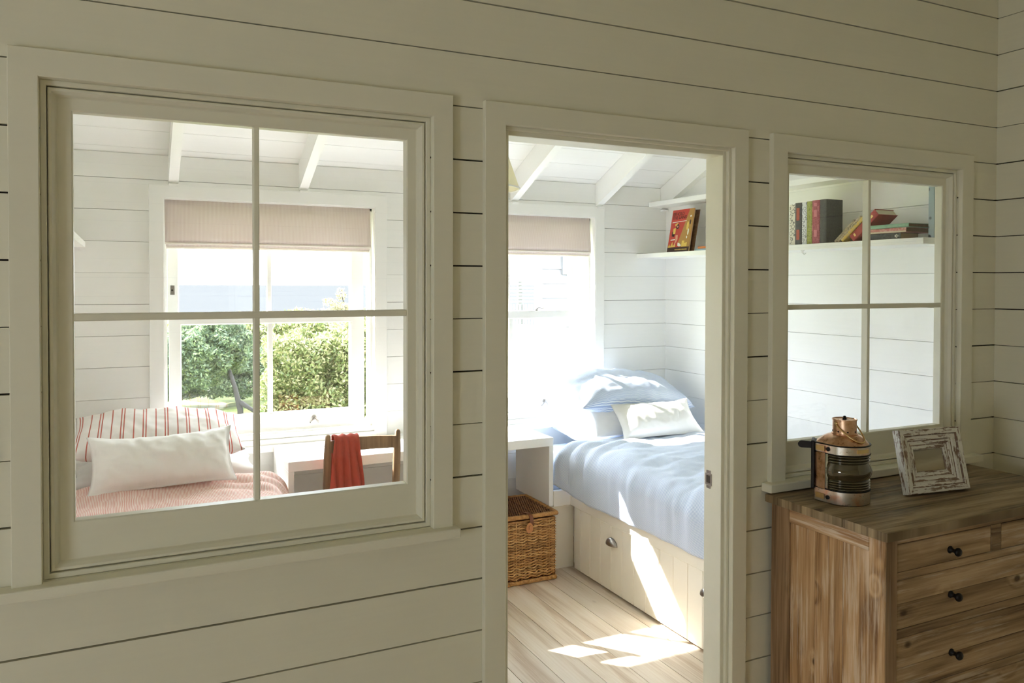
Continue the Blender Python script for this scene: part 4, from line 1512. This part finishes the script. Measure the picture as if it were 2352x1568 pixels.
def red_book():
    simple('bk_scarlet', (.50, .055, .035), .5)
    simple('ochre', (.42, .235, .06), .55)
    simple('ink_dark', (.055, .022, .018), .6)
    simple('ink_yellow', (.72, .52, .12), .6)
    simple('skin_tone', (.68, .34, .24), .6)
    simple('ink_bright', (.80, .80, .76), .6)
    W_, H_ = .205, .262
    r = Vector((0, -1, 0))
    lean = math.radians(10.5)
    up = Vector((math.sin(lean), 0, math.cos(lean)))
    bk_ = up.cross(r) * 1.0
    if bk_.x < 0: bk_ = -bk_
    R = Matrix((r, bk_, up)).transposed().to_4x4()
    M_ = Matrix.Translation((2.948, 1.856, ZS + .0008)) @ R
    t = bpy.data.objects.new('book', None)
    C.objects.link(t)
    t.matrix_world = M_
    P(t, 'red picture book standing front cover out in the shelf corner', 'book', None)
    bm = nb()
    box(bm, 0, W_, 0, .0014, 0, H_, .0006)
    obj('front_cover', bm, MAT['bk_scarlet'], t, local=True)
    bm = nb()
    box(bm, .002, W_ - .003, .0016, .0095, .002, H_ - .003)
    obj('page_block', bm, MAT['pages_tan'], t, local=True)
    bm = nb()
    mt = Matrix.Rotation(math.radians(9), 4, 'Z')
    box(bm, .001, W_, .0100, .0150, .001, H_, .0006, mtx=mt)
    obj('back_cover', bm, MAT['bk_brown'], t, local=True)
    def poly(bm, pts, d=.0005, mi=0):
        loft(bm, [[Vector((x * W_, -d, z * H_)) for x, z in pts], [Vector((x * W_, .0002, z * H_)) for x, z in pts]], mi=mi)
    def ell(cx, cz, rx, rz, n=14): return [(cx + rx * math.cos(2 * PI * k / n), cz + rz * math.sin(2 * PI * k / n)) for k in range(n)]
    bm = nb()
    poly(bm, [(.80, .999), (.998, .999), (.998, .001), (.48, .16), (.45, .20)], .0003, 0)
    poly(bm, [(.001, .001), (.998, .001), (.998, .115), (.001, .115)], .0005, 1)
    # a generic small figure and scattered shapes
    poly(bm, ell(.34, .60, .075, .055), .0007, 1)
    poly(bm, ell(.345, .60, .03, .025), .0009, 3)
    poly(bm, [(.12, .48), (.26, .52), (.24, .36), (.13, .38)], .0006, 1)
    poly(bm, [(.15, .56), (.27, .57), (.27, .43), (.17, .43)], .0008, 2)
    poly(bm, [(.20, .65), (.30, .69), (.36, .68), (.26, .60)], .0007, 2)
    poly(bm, [(.30, .40), (.40, .40), (.42, .30), (.36, .22), (.28, .16), (.33, .28)], .0007, 3)
    poly(bm, [(.10, .30), (.30, .31), (.30, .285), (.10, .275)], .0009, 4)
    poly(bm, [(.02, .115), (.06, .20), (.12, .13), (.20, .25), (.24, .14), (.34, .22), (.36, .125)], .0006, 2)
    poly(bm, [(.45, .22), (.55, .20), (.62, .15), (.55, .125), (.46, .15)], .0007, 4)
    poly(bm, [(.64, .26), (.75, .26), (.76, .20), (.88, .22), (.88, .125), (.64, .125)], .0007, 2)
    poly(bm, ell(.885, .82, .030, .022), .0008, 4)
    poly(bm, ell(.86, .46, .028, .075), .0008, 4)
    poly(bm, ell(.83, .335, .022, .03), .0008, 4)
    poly(bm, ell(.80, .60, .05, .10), .0005, 2)
    poly(bm, ell(.90, .68, .03, .06), .0005, 1)
    poly(bm, [(.06, .712), (.72, .728), (.72, .716), (.06, .696)], .0006, 4)
    obj('cover_art', bm, [MAT['ochre'], MAT['ink_dark'], MAT['ink_yellow'], MAT['skin_tone'], MAT['ink_bright']], t, local=True)
    bm = nb()
    rng = random.Random(3)
    x = .36
    while x < .90:
        l = rng.uniform(.02, .06)
        box(bm, x * W_, (x + l) * W_, -.0009, -.0004, .048 * H_, .068 * H_)
        x += l + .014
    obj('tagline', bm, MAT['ink_yellow'], t, local=True)
    for txt, z in (('BEHOLD', .862), ('THE LAND', .775)):
        cu = bpy.data.curves.new('title', 'FONT')
        cu.body = txt
        cu.size = .030
        cu.extrude = .0003
        to = bpy.data.objects.new('tmp', cu)
        C.objects.link(to)
        bpy.context.view_layer.update()
        me = bpy.data.meshes.new_from_object(to.evaluated_get(bpy.context.evaluated_depsgraph_get()))
        bpy.data.objects.remove(to)
        xs = [v.co.x for v in me.vertices]
        w = max(xs) - min(xs)
        want = (.52 if txt == 'BEHOLD' else .66) * W_
        for v in me.vertices:
            v.co = Vector((.05 * W_ + (v.co.x - min(xs)) * want / w, -.0006 + v.co.z * -1, z * H_ + v.co.y * .95))
        me.materials.append(MAT['ink_dark'])
        o = bpy.data.objects.new('title', me)
        C.objects.link(o)
        o.parent = t
red_book()

# ------------------------------------------------------------------ outside
def sea_mat():
    m, nt, b = mk('sea_water')
    b.inputs['Base Color'].default_value = (.051, .0535, .055, 1)
    b.inputs['Roughness'].default_value = 1
    b.inputs['Specular IOR Level'].default_value = 0
sea_mat()
bm = nb()
v = [bm.verts.new(p) for p in ((-30000, 60, -38), (30000, 60, -38), (30000, 40000, -38), (-30000, 40000, -38))]
bm.faces.new(v)
struct(obj('sea', bm, MAT['sea_water']))
m, nt, b = mk('grass_ground')
n1 = tex(nt, coord(nt, 'Object', (1, 1, 1)), 3.0, 5, .6)
nt.links.new(ramp(nt, n1, [(.35, (.10, .14, .03)), (.6, (.24, .28, .07))]), b.inputs['Base Color'])
b.inputs['Roughness'].default_value = .9
bm = nb()
ny, nx = 40, 30
V = []
for j in range(ny + 1):
    y = 2.3 + 90 * (j / ny) ** 1.6
    V.append([])
    for i in range(nx + 1):
        x = -40 + 80 * i / nx
        z = -1.0 - .012 * (y - 2.3) - max(0, y - 24) ** 1.25 * .32 + .10 * fbm(x * .3, y * .3, 1)
        V[-1].append(bm.verts.new((x, y, z)))
for j in range(ny):
    for i in range(nx):
        bm.faces.new((V[j][i], V[j][i + 1], V[j + 1][i + 1], V[j + 1][i]))
struct(obj('ground', bm, MAT['grass_ground'], None, 180))

def leafmat(name, dark, mid, light):
    m, nt, b = mk(name)
    isl = nd(nt, 'ShaderNodeNewGeometry').outputs['Random Per Island']
    col = ramp(nt, isl, [(0, dark), (.5, mid), (1, light)])
    nt.links.new(col, b.inputs['Base Color'])
    b.inputs['Roughness'].default_value = .5
    tr = nd(nt, 'ShaderNodeBsdfTranslucent', {'Color': col})
    mx = nd(nt, 'ShaderNodeMixShader', {0: .45, 1: b.outputs[0], 2: tr.outputs[0]})
    nt.links.new(mx.outputs[0], nt.nodes['Material Output'].inputs[0])
leafmat('leaf_dark', (.05, .085, .05), (.11, .16, .085), (.23, .28, .14))
leafmat('leaf_light', (.08, .118, .034), (.215, .25, .088), (.43, .39, .23))
leafmat('leaf_pale', (.14, .16, .07), (.34, .31, .18), (.52, .43, .31))
simple('bark', (.022, .019, .017), .9)
def tree(label, name, trunk, blobs, n, size, mat, seed, limbs=(), tr=.07):
    rng = random.Random(seed)
    t = thing(name, label, 'tree', trunk[0], 'trees in the garden below the window')
    bm = nb()
    tube(bm, trunk, [tr - tr * .57 * i / max(1, len(trunk) - 1) for i in range(len(trunk))], 8)
    for l in limbs: tube(bm, l, [.06, .035][:len(l)] if len(l) == 2 else [.05 - .03 * i / (len(l) - 1) for i in range(len(l))], 7)
    obj('trunk', bm, MAT['bark'], t, 180)
    bm = nb()
    tot = sum(b_[3] * b_[4] for b_ in blobs)
    for (cx, cy, cz, rx, rz) in blobs:
        for k in range(int(n * rx * rz / tot)):
            while True:
                d = Vector((rng.uniform(-1, 1), rng.uniform(-1, 1), rng.uniform(-1, 1)))
                if .05 < d.length < 1: break
            rad = d.length ** .45
            d.normalize()
            lump = .78 + .42 * noise.noise(Vector((cx + d.x * 1.9, cy + d.y * 1.9, cz + d.z * 1.9 + seed)))
            p = Vector((cx + d.x * rx * rad * lump, cy + d.y * rx * rad * lump, cz + d.z * rz * rad * lump))
            a = Vector((rng.gauss(0, 1), rng.gauss(0, 1), rng.gauss(0, 1) + .6)).normalized()
            s1 = a.cross(Vector((rng.gauss(0, 1), rng.gauss(0, 1), rng.gauss(0, 1)))).normalized()
            s2 = a.cross(s1)
            s = size * rng.uniform(.6, 1.3)
            vs = [bm.verts.new(p + s1 * s * u + s2 * s * w) for u, w in ((-1, 0), (0, -.42), (1, 0), (0, .42))]
            bm.faces.new(vs)
    obj('foliage', bm, MAT[mat], t)
tree('dense shaded green tree with a forked dark trunk seen in the lower left window pane', 'garden_tree', [(1.95, 14.0, -1.6), (1.93, 14.0, -.9), (1.84, 14.1, -.45), (1.7, 14.5, .1)],
     [(1.05, 14.6, .05, .95, .75), (.2, 14.8, .15, 1.1, .8), (1.75, 14.7, .30, .7, .6), (1.3, 15.0, .45, .7, .45), (1.0, 16.5, -.5, 1.2, .6), (2.3, 16.8, -.45, 1.1, .65)], 80000, .045, 'leaf_dark', 3, [[(1.93, 14, -.75), (2.2, 13.9, -.95), (2.5, 13.9, -1.25)]])
tree('bright yellow green bushy tree filling the right lower window pane', 'garden_tree', [(2.3, 9.3, -1.3), (2.3, 9.3, -.2), (2.2, 9.3, .5)],
     [(2.15, 9.2, .35, .72, .75), (2.75, 9.3, .2, .8, .9), (1.85, 9.1, -.35, .42, .5), (2.4, 9.0, -.35, .8, .55), (3.2, 9.5, .5, .6, .8)], 70000, .033, 'leaf_light', 5)
tree('pale flowering shrub at the foot of the yellow green tree', 'garden_shrub', [(1.9, 7.5, -1.2), (1.9, 7.5, -.8)],
     [(2.2, 7.5, -.50, .45, .36), (1.68, 7.5, -.50, .28, .30)], 14000, .028, 'leaf_pale', 8)
tree('tall thin branch with pale leaves rising against the sea', 'garden_tree', [(3.9, 12.6, -1.4), (3.75, 12.5, .6), (3.6, 12.4, 1.1), (3.5, 12.4, 1.42)],
     [(3.52, 12.4, 1.36, .12, .14), (3.30, 12.4, 1.22, .16, .09), (3.42, 12.4, 1.12, .14, .10), (3.28, 12.4, 1.02, .28, .12), (3.56, 12.4, 1.12, .16, .12), (3.7, 12.4, .8, .5, .3)], 2200, .03, 'leaf_pale', 9, (), .018)
tree('dark green tree behind the bright one, its top touching the horizon', 'garden_tree', [(2.6, 18.5, -1.9), (2.6, 18.5, .1)],
     [(2.4, 18.6, .15, 1.2, .75), (3.9, 18.6, .25, 1.3, .8), (1.2, 19.5, -.1, 1.4, .9)], 30000, .06, 'leaf_light', 12)

# the neighbouring white house, seen through the doorway's window
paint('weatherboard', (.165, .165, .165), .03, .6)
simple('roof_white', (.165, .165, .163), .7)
simple('house_glass', (.15, .19, .21), .1)
nh = thing('neighbour_house', 'white weatherboard house next door seen through the doorway window', 'house', (6, 7, -1))
bm = nb()
z = -1.3
while z < 3.2:
    # lapped boards, each leaning out at its bottom edge
    loft(bm, [[Vector((4.28, 6.02, z)), Vector((4.28, 5.985, z)), Vector((4.28, 6.0, z + .168)), Vector((4.28, 6.02, z + .168))],
              [Vector((9.5, 6.02, z)), Vector((9.5, 5.985, z)), Vector((9.5, 6.0, z + .168)), Vector((9.5, 6.02, z + .168))]])
    z += .168
loft(bm, [[Vector(p) + Vector((0, 0, q)) for p in ((4.265, 6.02, 0), (9.5, 6.02, 0), (9.5, 10, 0), (7.2, 10, 0))] for q in (-1.3, 3.2)])
obj('wall', bm, MAT['weatherboard'], nh)
bm = nb()
box(bm, 4.20, 4.285, 5.965, 6.018, -1.3, 3.2, .004)
k = -1.3
while k < 3.1:
    # scribed edge of the corner board
    loft(bm, [[Vector((4.285, 5.968, k)), Vector((4.325, 5.968, k)), Vector((4.300, 5.968, k + .16)), Vector((4.285, 5.968, k + .16))],
              [Vector((4.285, 5.99, k)), Vector((4.325, 5.99, k)), Vector((4.300, 5.99, k + .16)), Vector((4.285, 5.99, k + .16))]])
    k += .168
obj('corner_board', bm, MAT['weatherboard'], nh)
bm = nb()
box(bm, 4.55, 5.6, 5.95, 6.0, 1.66, 2.6, .004)
fr = obj('window_frame', bm, MAT['weatherboard'], nh)
bm = nb()
box(bm, 4.60, 5.55, 5.944, 5.949, 1.71, 2.55)
obj('window_glass', bm, MAT['house_glass'], fr)
# lean-to roof in front, with its gutter
rf = thing('lean_to_roof', 'washed out white roof and gutter just outside the doorway window', 'roof', (4, 4.6, .3))
bm = nb()
for i in range(16):
    a = i / 16
    b_ = (i + 1) / 16
    q = lambda u, w: Vector((2.55 + 2.6 * w, 3.75 + 2.0 * u, .60 + .62 * u - .20 * w))
    vs = [q(a, 0), q(a, 1), q(b_, 1) - Vector((0, 0, .012)), q(b_, 0) - Vector((0, 0, .012))]
    loft(bm, [[p_ for p_ in vs], [p_ - Vector((0, 0, .02)) for p_ in vs]])
obj('roof_sheet', bm, MAT['roof_white'], rf)
bm = nb()
pr = [(0, 0), (.0, .09), (-.012, .09), (-.012, .012), (-.09, .012), (-.09, .075), (-.102, .085), (-.102, 0)]
loft(bm, [[Vector((2.5 + 2.7 * w, 3.75 + py, .50 + pz - .208 * w)) for py, pz in pr] for w in (0, 1)])
obj('gutter', bm, MAT['roof_white'], rf, 30)
fn = thing('slatted_screen', 'white slatted screen fence beside the neighbouring house', 'fence', (8, 16, -1.2))
for px in (6.6, 8.95):
    bm = nb()
    box(bm, px, px + .10, 16.0, 16.08, -1.6, 1.72, .004)
    obj('post', bm, MAT['weatherboard'], fn)
z = 1.08
while z < 1.66:
    bm = nb()
    box(bm, 6.5, 9.75, 15.97, 15.995, z, z + .052, .003)
    obj('slat', bm, MAT['weatherboard'], fn)
    z += .0885
bm = nb()
x = 6.5
while x < 9.7:
    box(bm, x, x + .045, 15.97, 15.995, -1.5, 1.04)
    x += .085
obj('picket_panel', bm, MAT['weatherboard'], fn)

# ------------------------------------------------------------------ light
SUN_DIR = Vector((.945, -1.0, -1.045))     # the way the light travels
sl = bpy.data.lights.new('sun', 'SUN')
sl.energy = 9.0
sl.angle = math.radians(.53)
sl.color = (1.0, .975, .94)
so = bpy.data.objects.new('sun', sl)
C.objects.link(so)
so.rotation_euler = SUN_DIR.to_track_quat('-Z', 'Y').to_euler()
so.location = (-9, 12, 12)
w = bpy.data.worlds.new('sky')
SC.world = w
w.use_nodes = True
nt = w.node_tree
bg = nt.nodes['Background']
bg.inputs['Color'].default_value = (.84, .92, 1.0, 1)
bg.inputs['Strength'].default_value = 4.5
def portal(name, loc, rot, sx, sy):
    l = bpy.data.lights.new(name, 'AREA')
    l.shape = 'RECTANGLE'
    l.size, l.size_y = sx, sy
    l.cycles.is_portal = True
    o = bpy.data.objects.new(name, l)
    C.objects.link(o)
    o.location = loc
    o.rotation_euler = rot
for d in (0, DX): portal('window_portal', (.672 + d, BY + .16, 1.24), (-PI / 2, 0, 0), 1.05, 1.05)
fw = FW[0]
portal('window_portal', (FX0 - .11, (fw[0] + fw[1]) / 2, (fw[2] + fw[3]) / 2), (0, -PI / 2, 0), fw[3] - fw[2], fw[1] - fw[0])

# ------------------------------------------------------------------ camera
cd = bpy.data.cameras.new('camera')
cam = bpy.data.objects.new('camera', cd)
C.objects.link(cam)
SC.camera = cam
f_px, yaw, pitch, roll, sy = 1811.60458, .451868201, -.0164220009, .00176664398, -100.470039
cyw, syw, cp, sp_ = math.cos(yaw), math.sin(yaw), math.cos(pitch), math.sin(pitch)
F_ = Vector((syw * cp, cyw * cp, sp_))
R_ = Vector((cyw, -syw, 0))
U_ = R_.cross(F_)
r_ = R_ * math.cos(roll) + U_ * math.sin(roll)
u_ = U_ * math.cos(roll) - R_ * math.sin(roll)
cam.matrix_world = Matrix.Translation((0, -2.06, 1.54)) @ Matrix((r_, u_, -F_)).transposed().to_4x4()
cd.sensor_width = 36
cd.lens = f_px / 2352 * 36
cd.shift_y = sy / 2352
cd.clip_start = .05
cd.clip_end = 60000
vs = SC.view_settings
SC.display_settings.display_device = 'sRGB'
vs.view_transform = 'Standard'
vs.look = 'None'
vs.gamma = 1.0
vs.use_curve_mapping = False
vs.exposure = 1.72
SC.cycles.max_bounces = 18
SC.cycles.diffuse_bounces = 14
SC.cycles.caustics_reflective = False
SC.cycles.caustics_refractive = False
SC.cycles.adaptive_threshold = .10
SC.cycles.adaptive_min_samples = 16
SC.cycles.transparent_max_bounces = 24
